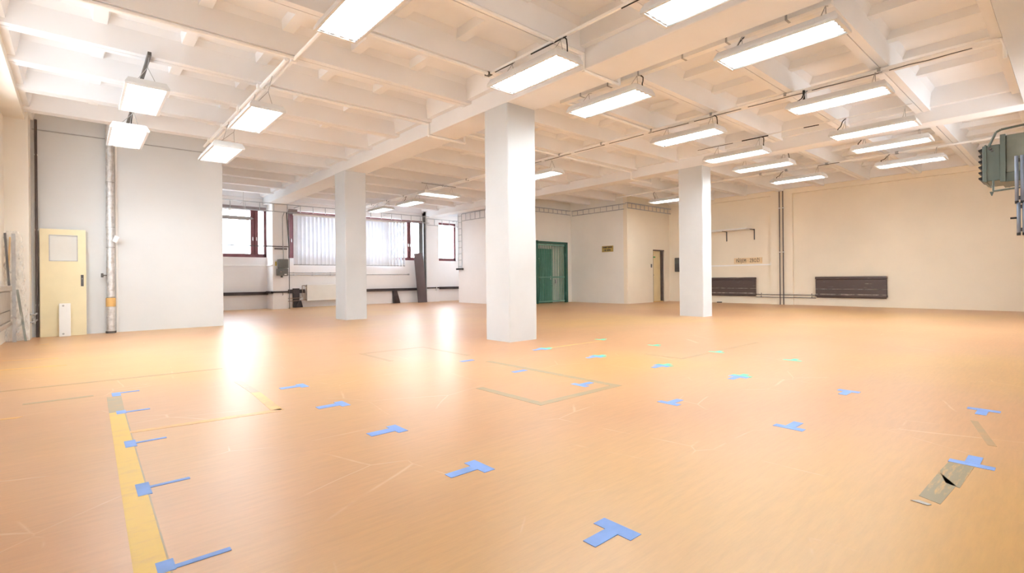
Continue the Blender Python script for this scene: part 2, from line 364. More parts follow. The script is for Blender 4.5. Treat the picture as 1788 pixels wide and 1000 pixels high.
# windows
def window(n, x0, x1, mulls, label, y=YF, handles=(), reveal=0.10):
    root = bpy.data.objects.new('window_%d' % n, None); COL.objects.link(root); root.location = ((x0+x1)/2, y, ZS)
    root['kind'] = 'structure'; root['label'] = label
    ya, yb = y+reveal, y+reveal+0.07
    fr = MB(); t = 0.075
    fr.box(x0, x1, ya, yb, ZS, ZS+0.13).box(x0, x1, ya, yb, ZH-0.10, ZH).box(x0, x0+t, ya, yb, ZS, ZH).box(x1-t, x1, ya, yb, ZS, ZH)
    part(root, 'window_frame', fr, 'frame_red')
    for m0, m1 in mulls:
        mm = MB(); c = (m0+m1)/2; mm.box(m0, c-0.008, ya-0.012, yb, ZS+0.10, ZH-0.08); mm.box(c+0.008, m1, ya-0.012, yb, ZS+0.10, ZH-0.08); mm.box(c-0.01, c+0.01, ya+0.01, yb, ZS+0.1, ZH-0.08)
        o = part(root, 'mullion', mm, 'frame_red')
        for hx in ((m0+c)/2, (m1+c)/2):
            h = MB().box(hx-0.012, hx+0.012, ya-0.03, ya-0.012, ZS+0.62, ZS+0.74).box(hx-0.010, hx+0.010, ya-0.06, ya-0.045, ZS+0.60, ZS+0.72).box(hx-0.01, hx+0.01, ya-0.06, ya-0.012, ZS+0.69, ZS+0.72)
            part(root, 'window_handle', h, 'white_metal', sub=o)
    edges = [x0+t] + [e for m in mulls for e in m] + [x1-t]
    for a, b in zip(edges[0::2], edges[1::2]):
        if b-a > 0.02: part(root, 'pane', MB().box(a, b, ya+0.03, ya+0.036, ZS+0.13, ZH-0.10), 'glass')
    return root
window(1, 2.9, 5.24, [(4.72, 4.97)], 'dark red framed window beside the electrical box')
window(2, 5.98, 11.86, [(5.99+0.075, 6.29), (8.60, 8.80), (11.06, 11.24)], 'wide dark red framed window behind vertical blinds')
window(3, 12.56, 13.66, [], 'narrow dark red framed window beside the upright cable ladder')
def side_window(n, ax, a0, a1, face, sgn, label):
    root = bpy.data.objects.new('window_%d' % n, None); COL.objects.link(root)
    root.location = (face, (a0+a1)/2, ZS) if ax == 1 else ((a0+a1)/2, face, ZS)
    root['kind'] = 'structure'; root['label'] = label
    t0, t1 = sorted((face+sgn*0.10, face+sgn*0.17))
    def bx(mb, p0, p1, q0, q1, e=0):
        return mb.box(t0-e, t1+e, p0, p1, q0, q1) if ax == 1 else mb.box(p0, p1, t0-e, t1+e, q0, q1)
    fr = MB(); bx(fr, a0, a1, ZS, ZS+0.13); bx(fr, a0, a1, ZH-0.1, ZH); bx(fr, a0, a0+0.075, ZS, ZH); bx(fr, a1-0.075, a1, ZS, ZH)
    part(root, 'window_frame', fr, 'frame_red'); c = (a0+a1)/2
    mm = MB(); bx(mm, c-0.1, c+0.1, ZS+0.1, ZH-0.08, 0.005); part(root, 'mullion', mm, 'frame_red')
    for p0, p1 in ((a0+0.075, c-0.1), (c+0.1, a1-0.075)):
        g = MB(); tm = (t0+t1)/2
        if ax == 1: g.box(tm-0.003, tm+0.003, p0, p1, ZS+0.13, ZH-0.1)
        else: g.box(p0, p1, tm-0.003, tm+0.003, ZS+0.13, ZH-0.1)
        part(root, 'pane', g, 'glass')
side_window(4, 1, 6.6, 10.8, XL, -1, 'dark red framed window in the cream wall above the taupe radiator')

side_window(5, 0, 2.0, 3.7, YN, -1, 'dark red framed window in the wall with the deep beam')
side_window(6, 0, 9.9, 13.9, YN, -1, 'dark red framed window in the beam wall beyond the warm-air heater')
# narrow yellow door set in the block wall
root = bpy.data.objects.new('door_1', None); COL.objects.link(root); root.location = (DX0+0.4, 11.40, 0); root['kind'] = 'structure'; root['label'] = 'narrow cream yellow door in a dark frame'
part(root, 'door_frame', MB().box(DX0, DX0+0.035, 11.36, 11.62, 0, DH).box(DX1-0.11, DX1, 11.40, 11.62, 0, DH).box(DX0, DX1, 11.36, 11.62, DH-0.04, DH), 'dark_pipe')
leaf = part(root, 'door_leaf', MB().box(DX0+0.035, DX1-0.11, 11.48, 11.53, 0.03, DH-0.04), 'door_yellow')
part(root, 'door_label', MB().box(DX0+0.15, DX0+0.36, 11.474, 11.481, 1.81, 1.86), 'green_label', 'small green label')
part(root, 'door_handle', MB().box(DX0+0.06, DX0+0.10, 11.465, 11.481, 0.98, 1.16).cyl((DX0+0.08, 11.47, 1.10), (DX0+0.08, 11.43, 1.10), 0.01).cyl((DX0+0.08, 11.43, 1.10), (DX0+0.19, 11.43, 1.10), 0.009), 'dark_steel')
part(root, 'threshold', MB().box(DX0, DX1-0.1, 11.36, 11.62, 0.0, 0.03), 'tan_tape')

# ------------------------------------------------------------------ ceiling lamps
LW, LL, LHT = 0.47, 1.30, 0.10
def lamp_meshes():
    d = {}; hw, hl = LW/2, LL/2; t = 0.030
    mb = MB(); a, b = hw-0.035, hl-0.03
    rings = [(hw-t, hl-t, 0.0), (hw, hl, 0.0), (hw, hl, 0.03), (a, b, LHT)]
    for x, y, z in rings: mb.v += [(-x, -y, z), (x, -y, z), (x, y, z), (-x, y, z)]
    for i in range(3):
        for q in range(4): mb.f.append((4*i+q, 4*i+(q+1) % 4, 4*i+4+(q+1) % 4, 4*i+4+q))
    mb.f.append((12, 13, 14, 15)); d['housing'] = mb.mesh('housing', MT['lamp_body'])
    mb = MB(); k = 0; xs = []; n = 4; wd = (2*(hw-t))/n
    for i in range(n):
        x0 = -(hw-t)+i*wd; xs += [(x0, 0.016), (x0+wd*0.25, 0.058), (x0+wd*0.75, 0.058)]
    xs.append((hw-t, 0.016))
    for y in (-(hl-t), hl-t): mb.v += [(x, y, z) for x, z in xs]
    m = len(xs)
    for i in range(m-1): mb.f.append((i, i+1, m+i+1, m+i))
    for s in (0, 1):
        e = (-(hl-t), hl-t)[s]; q = len(mb.v); mb.v += [(-(hw-t), e, 0.0), (hw-t, e, 0.0), (hw-t, e, 0.06), (-(hw-t), e, 0.06)]; mb.f.append((q, q+1, q+2, q+3))
    d['reflector'] = mb.mesh('reflector', MT['white_metal'])
    d['tube'] = MB().cyl((0, -0.575, 0), (0, 0.575, 0), 0.016, 8).mesh('tube', MT['tube'])
    mb = MB()
    for i in range(1, n): x = -(hw-t)+i*wd; mb.box(x-0.002, x+0.002, -(hl-t), hl-t, 0.002, 0.018)
    for j in range(1, 22):
        y = -(hl-t)+j*(2*(hl-t))/22; mb.box(-(hw-t), hw-t, y-0.0015, y+0.0015, 0.002, 0.014)
    d['louvre'] = mb.mesh('louvre', MT['white_metal'])
    mb = MB()
    for i in range(n): x = -(hw-t)+(i+0.5)*wd; mb.box(x-0.018, x+0.018, 0, 0.03, 0.01, 0.056)
    mb.box(-(hw-t)+0.01, hw-t-0.01, 0.010, 0.020, 0.012, 0.05)
    d['socket_strip'] = mb.mesh('socket_strip', MT['grey_metal'])
    d['xs'] = [-(hw-t)+(i+0.5)*wd for i in range(n)]
    return d
LM = lamp_meshes()
def lamp(x, y, z, label, louvre=True, turn=False, cable=None, rail=None):
    t = thing('ceiling_lamp', (x, y, z), label, 'ceiling lamp', 'suspended fluorescent ceiling lamps')
    ps = [link('housing', LM['housing'], t), link('reflector', LM['reflector'], t)]
    for xx in LM['xs']: ps.append(link('tube', LM['tube'], t, (xx, 0, 0.036)))
    if louvre: ps.append(link('louvre', LM['louvre'], t))
    s1 = link('socket_strip', LM['socket_strip'], t, (0, -(LL/2-0.024), 0)); s2 = link('socket_strip', LM['socket_strip'], t, (0, LL/2-0.054, 0)); ps += [s1, s2]
    h = rail[1]-z; dx = 0.0 if turn else rail[0]-x               # height of and sideways offset to the rail it hangs from
    for s in (-1, 1):                                          # V-shaped hanging wires
        mb = MB()
        ax, az = dx*0.5, min(h-0.02, LHT+0.22)
        for sx in (-1, 1): mb.cyl((sx*0.12, s*0.45, LHT-0.005), (ax, s*0.45, az), 0.0045, 5)
        mb.cyl((ax, s*0.45, az-0.002), (dx, s*0.45, h), 0.004, 5)
        ps.append(link('hanging_wire', mb.mesh('hanging_wire', MT['grey_metal']), t))
    if cable:
        s, dark = cable; yy = s*0.56
        mb = MB().path([(0.05, yy, LHT-0.004), (0.06, yy+0.01, LHT+0.08), (0.03+dx*0.5, yy-0.03*s, LHT+0.5*(h-LHT)), (dx*0.9, yy-0.05*s, h-0.05), (dx, yy-0.10*s, h)], 0.0085, 6)
        ps.append(link('cable', mb.mesh('cable', MT['black' if dark else 'conduit']), t))
    if turn: ps.append(link('cross_bar', MB().box(-0.015, 0.015, -0.62, 0.62, h-0.004, h+0.022).mesh('cross_bar', MT['grey_metal']), t))
    if turn: t.rotation_euler = (0, 0, R_(90))
    return t
lamp(0.70, 8.49, 3.50, 'white four-tube lamp under the dark rail, farther from the foil pipe', True, cable=None, rail=(0.73, 3.957))
lamp(0.61, 9.96, 3.28, 'white four-tube lamp under the dark rail, nearer the foil pipe', True, cable=(1, True), rail=(0.73, 3.957))
lamp(2.01, 8.04, 3.38, 'white four-tube lamp under paired white conduits, middle of its row of three', rail=(2.12, 3.937))
lamp(1.89, 9.82, 3.20, 'white four-tube lamp under white conduits, next to the end of the partition', rail=(2.115, 3.937))
lamp(2.10, 4.58, 3.60, 'yellowed four-tube lamp under the white conduit, last of its row away from the partition', rail=(2.21, 3.955))
lamp(4.43, 4.62, 3.60, 'grid-louvred lamp beside the girder, right above the thickest column', cable=(-1, True), rail=(4.53, 3.972))
lamp(6.04, 4.65, 3.60, 'four-tube lamp under white trunking beside the girder, nearer the thickest column', False, cable=(-1, True), rail=(6.2, 3.947))
lamp(4.43, 2.19, 3.60, 'four-tube lamp beside the girder, in the thickest column row but farther from it', False, cable=(1, True), rail=(4.53, 3.972))
lamp(6.03, 2.24, 3.60, 'four-tube lamp under white trunking beside the girder, farther from the thickest column', False, cable=(1, True), rail=(6.2, 3.947))
lamp(8.62, 4.82, 3.60, 'white lamp under the long twin conduit, between the two girders, with brown cable', True, cable=(-1, True), rail=(8.76, 3.945))
lamp(8.59, 2.37, 3.60, 'white grid-louvred lamp under the long twin conduit, with a black hook beside it', True, cable=(1, True), rail=(8.76, 3.945))
lamp(10.80, 4.90, 3.60, 'white lamp beside the far girder, above the single far column', False, cable=(-1, True), rail=(11.0, 3.982))
lamp(12.39, 4.97, 3.60, 'white lamp just behind the far girder, nearer the single far column', False, cable=(-1, True), rail=(12.5, 3.972))
lamp(14.76, 5.02, 3.60, 'white lamp in the far bay, in front of the twin brown risers', False, cable=(1, True), rail=(15.0, 3.957))
lamp(10.85, 2.44, 3.60, 'white grid-louvred lamp beside the far girder, toward the warm-air heater', True, cable=(1, True), rail=(11.0, 3.982))
lamp(12.37, 2.49, 3.60, 'white lamp just behind the far girder, toward the warm-air heater', True, cable=(1, True), rail=(12.5, 3.972))
lamp(14.63, 2.58, 3.60, 'white lamp in the far bay, closest to the warm-air heater', True, cable=(1, True), rail=(15.0, 3.957))
lamp(8.90, 9.05, 3.60, 'white lamp under the twin conduit, half hidden behind the thickest column', False, rail=(8.86, 3.937))
lamp(15.23, 9.23, 3.60, 'white lamp close to the wall with the narrow yellow door', False, cable=(1, True), rail=(15.08, 3.956))
lamp(8.47, 13.07, 3.60, 'white lamp turned across the twin conduit, above the middle floor', True, turn=True, rail=(8.47, 3.92))
lamp(8.64, 15.15, 3.60, 'white lamp under the twin conduit, next to the crosswise lamp', False, cable=(1, True), rail=(8.76, 3.945))
lamp(8.58, 17.24, 3.60, 'white lamp under the twin conduit, closest to the vertical blinds', False, rail=(8.76, 3.945))

# ------------------------------------------------------------------ rails and conduits under the ribs
ZR = 3.974
def pipe(name, pts, r, m, label, cat, clips=None, group=None, n=8):
    b = Vector(pts[0]); t = thing(name, tuple(b), label, cat, group)
    part(t, 'run', MB().path(pts, r, n), m)
    for c in clips or ():
        part(t, 'clip', MB().box(c[0]-r*1.7, c[0]+r*1.7, c[1]-r*1.7, c[1]+r*1.7, c[2]-r*1.6, 4.001), m)
    return t
YJ = [Y0+PITCH*k for k in range(-5, 10)]
def yclips(x, a, b): return [(x, y, ZR) for y in YJ if a < y < b]
t = thing('lamp_rail', (0.73, 7.95, 3.95), 'dark steel channel rail carrying two lamps', 'rail')
part(t, 'channel', MB().box(0.71, 0.75, 7.95, 12.2, 3.955, 4.0), 'dark_steel')
part(t, 'cable', MB().path([(0.76, 9.6, 3.95), (0.78, 10.2, 3.93), (0.75, 10.9, 3.95), (0.77, 11.6, 3.93)], 0.008), 'grey_metal')
pipe('conduit', [(2.21, 0.6, ZR), (2.21, 12.84, ZR)], 0.022, 'conduit', 'long white conduit over the three lamps beside the partition', 'conduit', yclips(2.21, 0.6, 12.8))
pipe('conduit', [(2.13, 6.98, 3.97), (2.13, 7.2, 3.96), (2.11, 12.6, 3.96)], 0.026, 'conduit', 'shorter white conduit paired with the long one beside the partition', 'conduit', [(2.12, y, ZR) for y in YJ if 7.0 < y < 12.6])
pipe('conduit', [(-0.69, 6.88, 3.976), (2.192, 6.88, 3.976)], 0.024, 'conduit', 'thin white conduit along a rib from the cream wall', 'conduit')
pipe('conduit', [(2.228, 5.62, ZR), (4.485, 5.62, ZR)], 0.026, 'conduit', 'thin white conduit ending at a dark fitting by the girder', 'conduit')
pipe('conduit', [(2.245, 8.18, 3.973), (5.074, 8.18, 3.973), (5.074, 8.18, 3.754), (5.93, 8.18, 3.754), (5.93, 8.18, 4.0)], 0.027, 'conduit', 'white conduit stepping down and under the column girder', 'conduit')
t = thing('conduit', (2.228, 4.32, 3.976), 'long white conduit passing under the girder next to the louvred lamp', 'conduit')
part(t, 'run', MB().path([(2.228, 4.32, 3.976), (4.517, 4.32, 3.976)], 0.024, 8), 'conduit')      # butts against the lamp rail
part(t, 'run', MB().path([(4.543, 4.32, 3.976), (5.077, 4.32, 3.976), (5.077, 4.32, 3.757), (5.85, 4.32, 3.757), (5.85, 4.32, 4.0)], 0.024, 8), 'conduit')
t = thing('lamp_rail', (4.53, 0.6, 3.96), 'thin white rail with black cable beside the girder', 'rail')
part(t, 'rail', MB().box(4.515, 4.545, 0.6, 5.75, 3.97, 4.0), 'conduit')
part(t, 'cable', MB().path([(4.53, 4.75, 3.963), (4.53, 4.45, 3.961), (4.53, 4.12, 3.963)], 0.008), 'black')
part(t, 'cable', MB().path([(4.53, 5.5, 3.965), (4.53, 5.1, 3.964)], 0.006), 'black')
part(t, 'cable', MB().path([(4.53, 3.3, 3.964), (4.53, 2.9, 3.963)], 0.007), 'black')
part(t, 'end_fitting', MB().box(4.48, 4.56, 5.60, 5.68, 3.96, 4.0), 'dark_steel')
t = thing('cable_trunking', (6.20, 1.7, 3.93), 'flat white trunking along the girder above two lamps', 'trunking')
part(t, 'channel', MB().box(6.15, 6.25, 1.75, 5.75, 3.945, 4.0), 'conduit')
for yy in (5.3, 4.75, 4.2, 3.5, 2.9, 2.2): part(t, 'clip', MB().box(6.145, 6.255, yy-0.012, yy+0.012, 3.94, 4.0), 'grey_metal')
t = thing('cable_trunking', (8.80, 0.6, 3.93), 'long twin white conduit across the ceiling with dark cables', 'trunking')
part(t, 'run', MB().cyl((8.86, 0.6, 3.968), (8.86, 19.1, 3.968), 0.034, 10), 'conduit')
part(t, 'run', MB().cyl((8.76, 0.72, 3.968), (8.76, 19.1, 3.968), 0.026, 8), 'conduit')
rn = random.Random(3)
for i in range(9):
    y0 = 0.9 + i*1.0; pts = [(8.805+rn.uniform(-.008, .008), y0+j*0.22, 3.945+rn.uniform(-.005, .005)) for j in range(5)]
    part(t, 'cable', MB().path(pts, 0.006), 'dark_steel')
for yy in YJ:
    if 0.7 < yy < 19: part(t, 'clip', MB().box(8.73, 8.90, yy-0.02, yy+0.02, 3.945, 4.0), 'grey_metal')
part(t, 'elbow', MB().path([(8.77, 0.72, 3.972), (8.76, 0.62, 3.95), (8.76, 0.595, 3.86), (8.76, 0.595, 3.70)], 0.020), 'conduit')
part(t, 'black_hook', MB().box(8.73, 8.76, 2.86, 2.89, 3.80, 3.96), 'black')
pipe('conduit', [(6.247, 5.71, ZR), (8.738, 5.71, ZR)], 0.026, 'conduit', 'thin white conduit joining the trunking to the twin conduit', 'conduit')
pipe('conduit', [(5.72, 8.28, 3.973), (8.738, 8.28, 3.973)], 0.027, 'conduit', 'white conduit ending in a bend at the twin conduit', 'conduit')
pipe('conduit', [(8.889, 8.30, 3.973), (11.754, 8.30, 3.973), (11.754, 8.30, 3.774), (12.75, 8.30, 3.774), (12.75, 8.30, 4.0)], 0.027, 'conduit', 'white conduit stepping under the far girder', 'conduit')
t = thing('lamp_rail', (11.0, 1.9, 3.97), 'thin wire rail with black cable beside the far girder', 'rail')
part(t, 'rail', MB().box(10.99, 11.01, 1.9, 5.9, 3.98, 4.0), 'conduit')
for y0, y1, r in ((5.88, 5.05, 0.006), (4.85, 4.30, 0.012), (3.62, 3.35, 0.009)): part(t, 'cable', MB().path([(10.98, y0, 3.97), (10.98, y1, 3.965)], r), 'black')
t = thing('lamp_rail', (15.05, 1.0, 3.95), 'white twin conduit across the far bay with dark fittings', 'rail')
part(t, 'run', MB().cyl((15.08, 0.6, 3.975), (15.08, 11.3, 3.975), 0.022, 8), 'conduit')
part(t, 'run', MB().cyl((15.00, 1.9, 3.972), (15.00, 9.0, 3.972), 0.018, 8), 'conduit')
for yy in (5.4, 4.4, 2.9, 6.1): part(t, 'fitting', MB().box(14.97, 15.05, yy-0.03, yy+0.03, 3.945, 4.0), 'grey_metal')
part(t, 'cable', MB().path([(14.97, 4.6, 3.95), (14.97, 4.1, 3.95)], 0.008), 'dark_steel')
t = thing('lamp_rail', (12.5, 1.5, 3.97), 'thin white rail right behind the far girder', 'rail')
part(t, 'rail', MB().box(12.48, 12.52, 1.7, 5.8, 3.97, 4.0), 'conduit')
solo('cable', MB().path([(-0.62, 12.838, 3.88), (0.43, 12.835, 3.885), (1.2, 12.838, 3.88), (2.45, 12.838, 3.885)], 0.010), 'grey_metal', 'thin grey cable along the top of the partition wall', 'cable')

# ------------------------------------------------------------------ cable ladders on the walls
def tray(p0, p1, z0, z1, step, label, wall_dir, wall_gap, m='tray', shelf=None):
    p0, p1 = Vector((*p0, 0)), Vector((*p1, 0)); d = (p1-p0); L = d.length; d.normalize()
    t = thing('cable_ladder', (p0.x, p0.y, z0), label, 'cable ladder', 'wire cable ladders along the walls')
    for z in (z0, z1): part(t, 'rail', MB().cyl((p0.x, p0.y, z), (p1.x, p1.y, z), 0.015, 6), m)
    n = int(L/step)
    for i in range(n+1):
        q = p0+d*min(L, i*step); part(t, 'rung', MB().cyl((q.x, q.y, z0), (q.x, q.y, z1), 0.012, 6), m)
    wd = Vector((*wall_dir, 0))*wall_gap
    for i in range(0, n+1, 4):
        q = p0+d*min(L, i*step); part(t, 'bracket', MB().box(min(q.x, q.x+wd.x)-0.01, max(q.x, q.x+wd.x)+0.01, min(q.y, q.y+wd.y)-0.01, max(q.y, q.y+wd.y)+0.01, z1-0.012, z1+0.012), m)
    if shelf: part(t, 'shelf_strip', MB().box(*shelf), m)
    return t
tray((2.52, 18.88), (11.70, 18.88), 3.49, 3.764, 0.46, 'wire cable ladder running above the blinds and the window with the lamp bar', (0, 1), 0.72)
tray((11.83, 19.27), (13.98, 19.27), 3.46, 3.74, 0.40, 'short wire cable ladder above the narrow window', (0, 1), 0.33)
tray((12.42, 14.5), (12.42, 17.4), 3.50, 3.80, 0.33, 'wire cable ladder along the white wall with the upright ladder', (1, 0), 0.03)
tray((12.8, 14.12), (15.66, 14.12), 3.66, 3.83, 0.26, 'wire cable ladder above the green gate', (0, 1), 0.10, shelf=(12.8, 15.66, 14.10, 14.22, 3.825, 3.84))
tray((15.70, 14.05), (15.70, 11.42), 3.62, 3.82, 0.30, 'wire cable ladder above the gold sign', (1, 0), 0.10, shelf=(15.68, 15.80, 11.38, 14.08, 3.815, 3.83))
tray((15.70, 11.26), (18.72, 11.26), 3.65, 3.85, 0.28, 'wire cable ladder above the narrow yellow door', (0, 1), 0.09, shelf=(15.8, 18.73, 11.24, 11.35, 3.845, 3.86))
t = thing('cable_ladder', (12.43, 17.57, 1.44), 'upright wire cable ladder with a black end plate', 'cable ladder')
for yy in (17.44, 17.70): part(t, 'rail', MB().cyl((12.42, yy, 1.48), (12.42, yy, 3.8), 0.013, 6), 'grey_metal')
for i in range(9): part(t, 'rung', MB().cyl((12.42, 17.44, 1.56+i*0.27), (12.42, 17.70, 1.56+i*0.27), 0.010, 6), 'grey_metal')
part(t, 'end_plate', MB().box(12.36, 12.46, 17.36, 17.80, 1.41, 1.48), 'black')

# ------------------------------------------------------------------ corner by the partition
# leaning cream door
t = thing('door_leaf', (-0.2, 12.70, 0), 'cream door leaf with square glass pane leaning on the partition', 'door')
def lean(z, y0=12.70, k=0.035): return y0 + z*k
def lbox(mb, x0, x1, z0, z1, d0, d1):
    p = [(x0, lean(z0)+d0, z0), (x1, lean(z0)+d0, z0), (x1, lean(z0)+d1, z0), (x0, lean(z0)+d1, z0), (x0, lean(z1)+d0, z1), (x1, lean(z1)+d0, z1), (x1, lean(z1)+d1, z1), (x0, lean(z1)+d1, z1)]
    return mb.hexa(p)
mb = MB(); dx0, dx1 = -0.525, 0.130; gx0, gx1, gz0, gz1 = -0.40, 0.01, 1.42, 1.92; T = 0.04
lbox(mb, dx0, gx0, 0, 2.03, 0, T); lbox(mb, gx1, dx1, 0, 2.03, 0, T); lbox(mb, gx0, gx1, 0, gz0, 0, T); lbox(mb, gx0, gx1, gz1, 2.03, 0, T)
part(t, 'door_panel', mb, 'door_cream')
mb = MB(); b = 0.014
lbox(mb, gx0, gx1, gz0, gz0+b, -0.006, T); lbox(mb, gx0, gx1, gz1-b, gz1, -0.006, T); lbox(mb, gx0, gx0+b, gz0, gz1, -0.006, T); lbox(mb, gx1-b, gx1, gz0, gz1, -0.006, T)
part(t, 'glazing_bead', mb, 'grey_metal')
part(t, 'glass_pane', lbox(MB(), gx0+b, gx1-b, gz0+b, gz1-b, 0.012, 0.02), 'frosted', 'frosted pane')
lp = part(t, 'lock_plate', lbox(MB(), 0.050, 0.092, 0.94, 1.16, -0.005, 0.001), 'dark_steel', 'dark lock plate')
part(t, 'keyhole', lbox(MB(), 0.066, 0.076, 1.075, 1.095, -0.007, -0.004), 'grey_metal', sub=lp)
t = thing('board', (-0.18, 12.6, 0), 'small white board with two screw fixings leaning on the cream door', 'board')
mb = MB(); x0, x1 = -0.265, -0.10; yb, yt, hh = 12.585, 12.665, 0.62
mb.hexa([(x0, yb, 0), (x1, yb, 0), (x1, yb+0.02, 0), (x0, yb+0.02, 0), (x0, yt, hh), (x1, yt, hh), (x1, yt+0.02, hh), (x0, yt+0.02, hh)])
bevel(part(t, 'panel', mb, 'white_metal'), 0.004)
for z in (0.05, 0.575):
    y = yb+(yt-yb)*z/hh; part(t, 'screw', MB().cyl((-0.205, y+0.002, z), (-0.205, y-0.010, z), 0.017, 10), 'grey_metal')
t = thing('riser_pipe', (-0.565, 12.80, 0), 'thin dark brown riser pipe in the corner beside the cream door', 'pipe')
part(t, 'run', MB().cyl((-0.565, 12.79, 0), (-0.565, 12.79, 4.055), 0.020, 10), 'dark_pipe')
for z in (0.6, 2.0, 3.4): part(t, 'clip', MB().box(-0.59, -0.54, 12.78, 12.86, z-0.012, z+0.012), 'conduit')
t = thing('insulated_pipe', (0.50, 12.72, 0), 'foil-wrapped insulated pipe with a tan tape band', 'pipe')
def crinkle(z0, z1, r, cx, cy, n=18, m=40, amp=0.006, seed=1):
    rd = random.Random(seed); mb = MB(); mb.smooth = True
    for j in range(m+1):
        z = z0+(z1-z0)*j/m
        for i in range(n):
            a = 2*math.pi*i/n; q = r+rd.uniform(-amp, amp); mb.v.append((cx+q*math.cos(a), cy+q*math.sin(a), z))
    for j in range(m):
        for i in range(n): k = (i+1) % n; mb.f.append((j*n+i, j*n+k, (j+1)*n+k, (j+1)*n+i))
    mb.f.append(tuple(range(n))[::-1]); mb.f.append(tuple(m*n+i for i in range(n))); return mb
part(t, 'foil_wrap', crinkle(0.02, 0.53, 0.072, 0.50, 12.74, amp=0.005, seed=2), 'foil')
part(t, 'tape_band', MB().cyl((0.50, 12.74, 0.53), (0.50, 12.74, 0.70), 0.079, 20), 'tan_tape', 'tan tape band')
part(t, 'foil_wrap', crinkle(0.70, ZC-0.01, 0.064, 0.502, 12.745, m=125, amp=0.005, seed=3), 'foil')
part(t, 'floor_collar', MB().cyl((0.50, 12.74, 0.0), (0.50, 12.74, 0.04), 0.085, 20), 'dark_steel')
part(t, 'valve', MB().cyl((0.46, 12.73, 1.15), (0.36, 12.72, 1.15), 0.012).cyl((0.37, 12.72, 1.11), (0.37, 12.72, 1.19), 0.02), 'dark_steel')
for z in (1.7, 2.1, 3.0): part(t, 'joint_strip', MB().cyl((0.502, 12.745, z), (0.502, 12.745, z+0.012), 0.072, 16), 'grey_metal')
n_ = MB().hexa([(0.53, 12.655, 1.83), (0.585, 12.64, 1.79), (0.585, 12.645, 1.79), (0.53, 12.66, 1.83), (0.57, 12.655, 1.95), (0.64, 12.64, 1.91), (0.64, 12.645, 1.91), (0.57, 12.66, 1.95)])
part(t, 'paper_tag', n_, 'paper', 'white paper tag')
solo('wall_strip', MB().box(0.59, 0.62, 12.83, 12.851, 0, 3.87), 'conduit', 'narrow white strip on the partition beside the foil pipe', 'strip')

# plastic-wrapped poles
t = thing('wrapped_poles', (-0.78, 12.05, 0), 'metal poles wrapped in clear plastic film standing in the corner', 'wrapped poles')
part(t, 'pole', MB().box(-0.845, -0.795, 12.02, 12.06, 0.0, 1.86), 'grey_metal')
part(t, 'pole', MB().hexa([(-0.88, 11.86, 0.95), (-0.85, 11.86, 0.95), (-0.85, 11.89, 0.95), (-0.88, 11.89, 0.95), (-0.93, 11.93, 1.86), (-0.90, 11.93, 1.86), (-0.90, 11.96, 1.86), (-0.93, 11.96, 1.86)]), 'dark_steel')
part(t, 'pole', MB().hexa([(-0.70, 12.10, 0.0), (-0.665, 12.10, 0.0), (-0.665, 12.13, 0.0), (-0.70, 12.13, 0.0), (-0.80, 12.06, 0.9), (-0.765, 12.06, 0.9), (-0.765, 12.09, 0.9), (-0.80, 12.09, 0.9)]), 'heater_pale')
part(t, 'pole', MB().hexa([(-0.90, 12.0, 1.1), (-0.875, 12.0, 1.1), (-0.875, 12.03, 1.1), (-0.90, 12.03, 1.1), (-0.87, 12.0, 1.8), (-0.85, 12.0, 1.8), (-0.85, 12.03, 1.8), (-0.87, 12.03, 1.8)]), 'tan_tape')
rd = random.Random(5); mb = MB(); mb.smooth = False; n, m = 26, 34
for j in range(m+1):
    z = 0.004+1.90*j/m; f = j/m
    cx = -0.79-0.04*f; rx = 0.145-0.04*f; ry = 0.10-0.015*f
    if j == m: rx *= 0.75; ry *= 0.7
    for i in range(n):
        a = 2*math.pi*i/n; q = 1+rd.uniform(-0.22, 0.16); mb.v.append((max(cx+rx*q*math.cos(a), -0.943), 12.05+ry*q*math.sin(a), z+(rd.uniform(-0.012, 0.012) if j else 0)))
for j in range(m):
    for i in range(n): k = (i+1) % n; mb.f.append((j*n+i, j*n+k, (j+1)*n+k, (j+1)*n+i))
part(t, 'plastic_film', mb, 'film', 'crumpled clear film')

# dark panel radiators: stacked horizontal boards with lips
def wall_radiator(face, y0, y1, sgn, m, label, z0=0.27, z1=0.97):
    t = thing('radiator', (face, (y0+y1)/2, z0), label, 'radiator', 'wall panel radiators')
    def bx(a, b, p0, p1, q0, q1):
        xa, xb = sorted((face+sgn*a, face+sgn*b)); return MB().box(xa, xb, p0, p1, q0, q1)
    h = z1-z0
    bevel(part(t, 'top_lip', bx(-0.0, 0.125, y0, y1, z1-h*0.13, z1), m), 0.02, 3)
    for a, b in ((0.42, 0.865), (0.17, 0.41)): bevel(part(t, 'panel', bx(0.0, 0.105, y0+0.01, y1-0.01, z0+h*a, z0+h*b), m), 0.012, 2)
    bevel(part(t, 'bottom_lip', bx(0.0, 0.12, y0, y1, z0+h*0.05, z0+h*0.16), m), 0.015, 2)
    if m == 'rad_brown':
        part(t, 'worn_seam', bx(0.0, 0.108, y0+0.02, y1-0.02, z0+h*0.405, z0+h*0.428), 'rad_worn')
        part(t, 'worn_seam', bx(0.0, 0.123, y0+0.02, y1-0.02, z0+h*0.145, z0+h*0.185), 'rad_worn')
    part(t, 'back_plate', bx(0.0, 0.06, y0+0.03, y1-0.03, z0, z0+h*0.9), m)
    return t
wall_radiator(18.85, 3.90, 5.88, -1, 'rad_brown', 'dark brown scuffed radiator on the wide cream bay')
wall_radiator(18.85, 7.84, 10.2, -1, 'rad_brown', 'dark brown radiator below the goods sign, half behind the column')
wall_radiator(-0.95, 8.6, 11.80, 1, 'rad_beige', 'taupe radiator beside the plastic-wrapped poles')
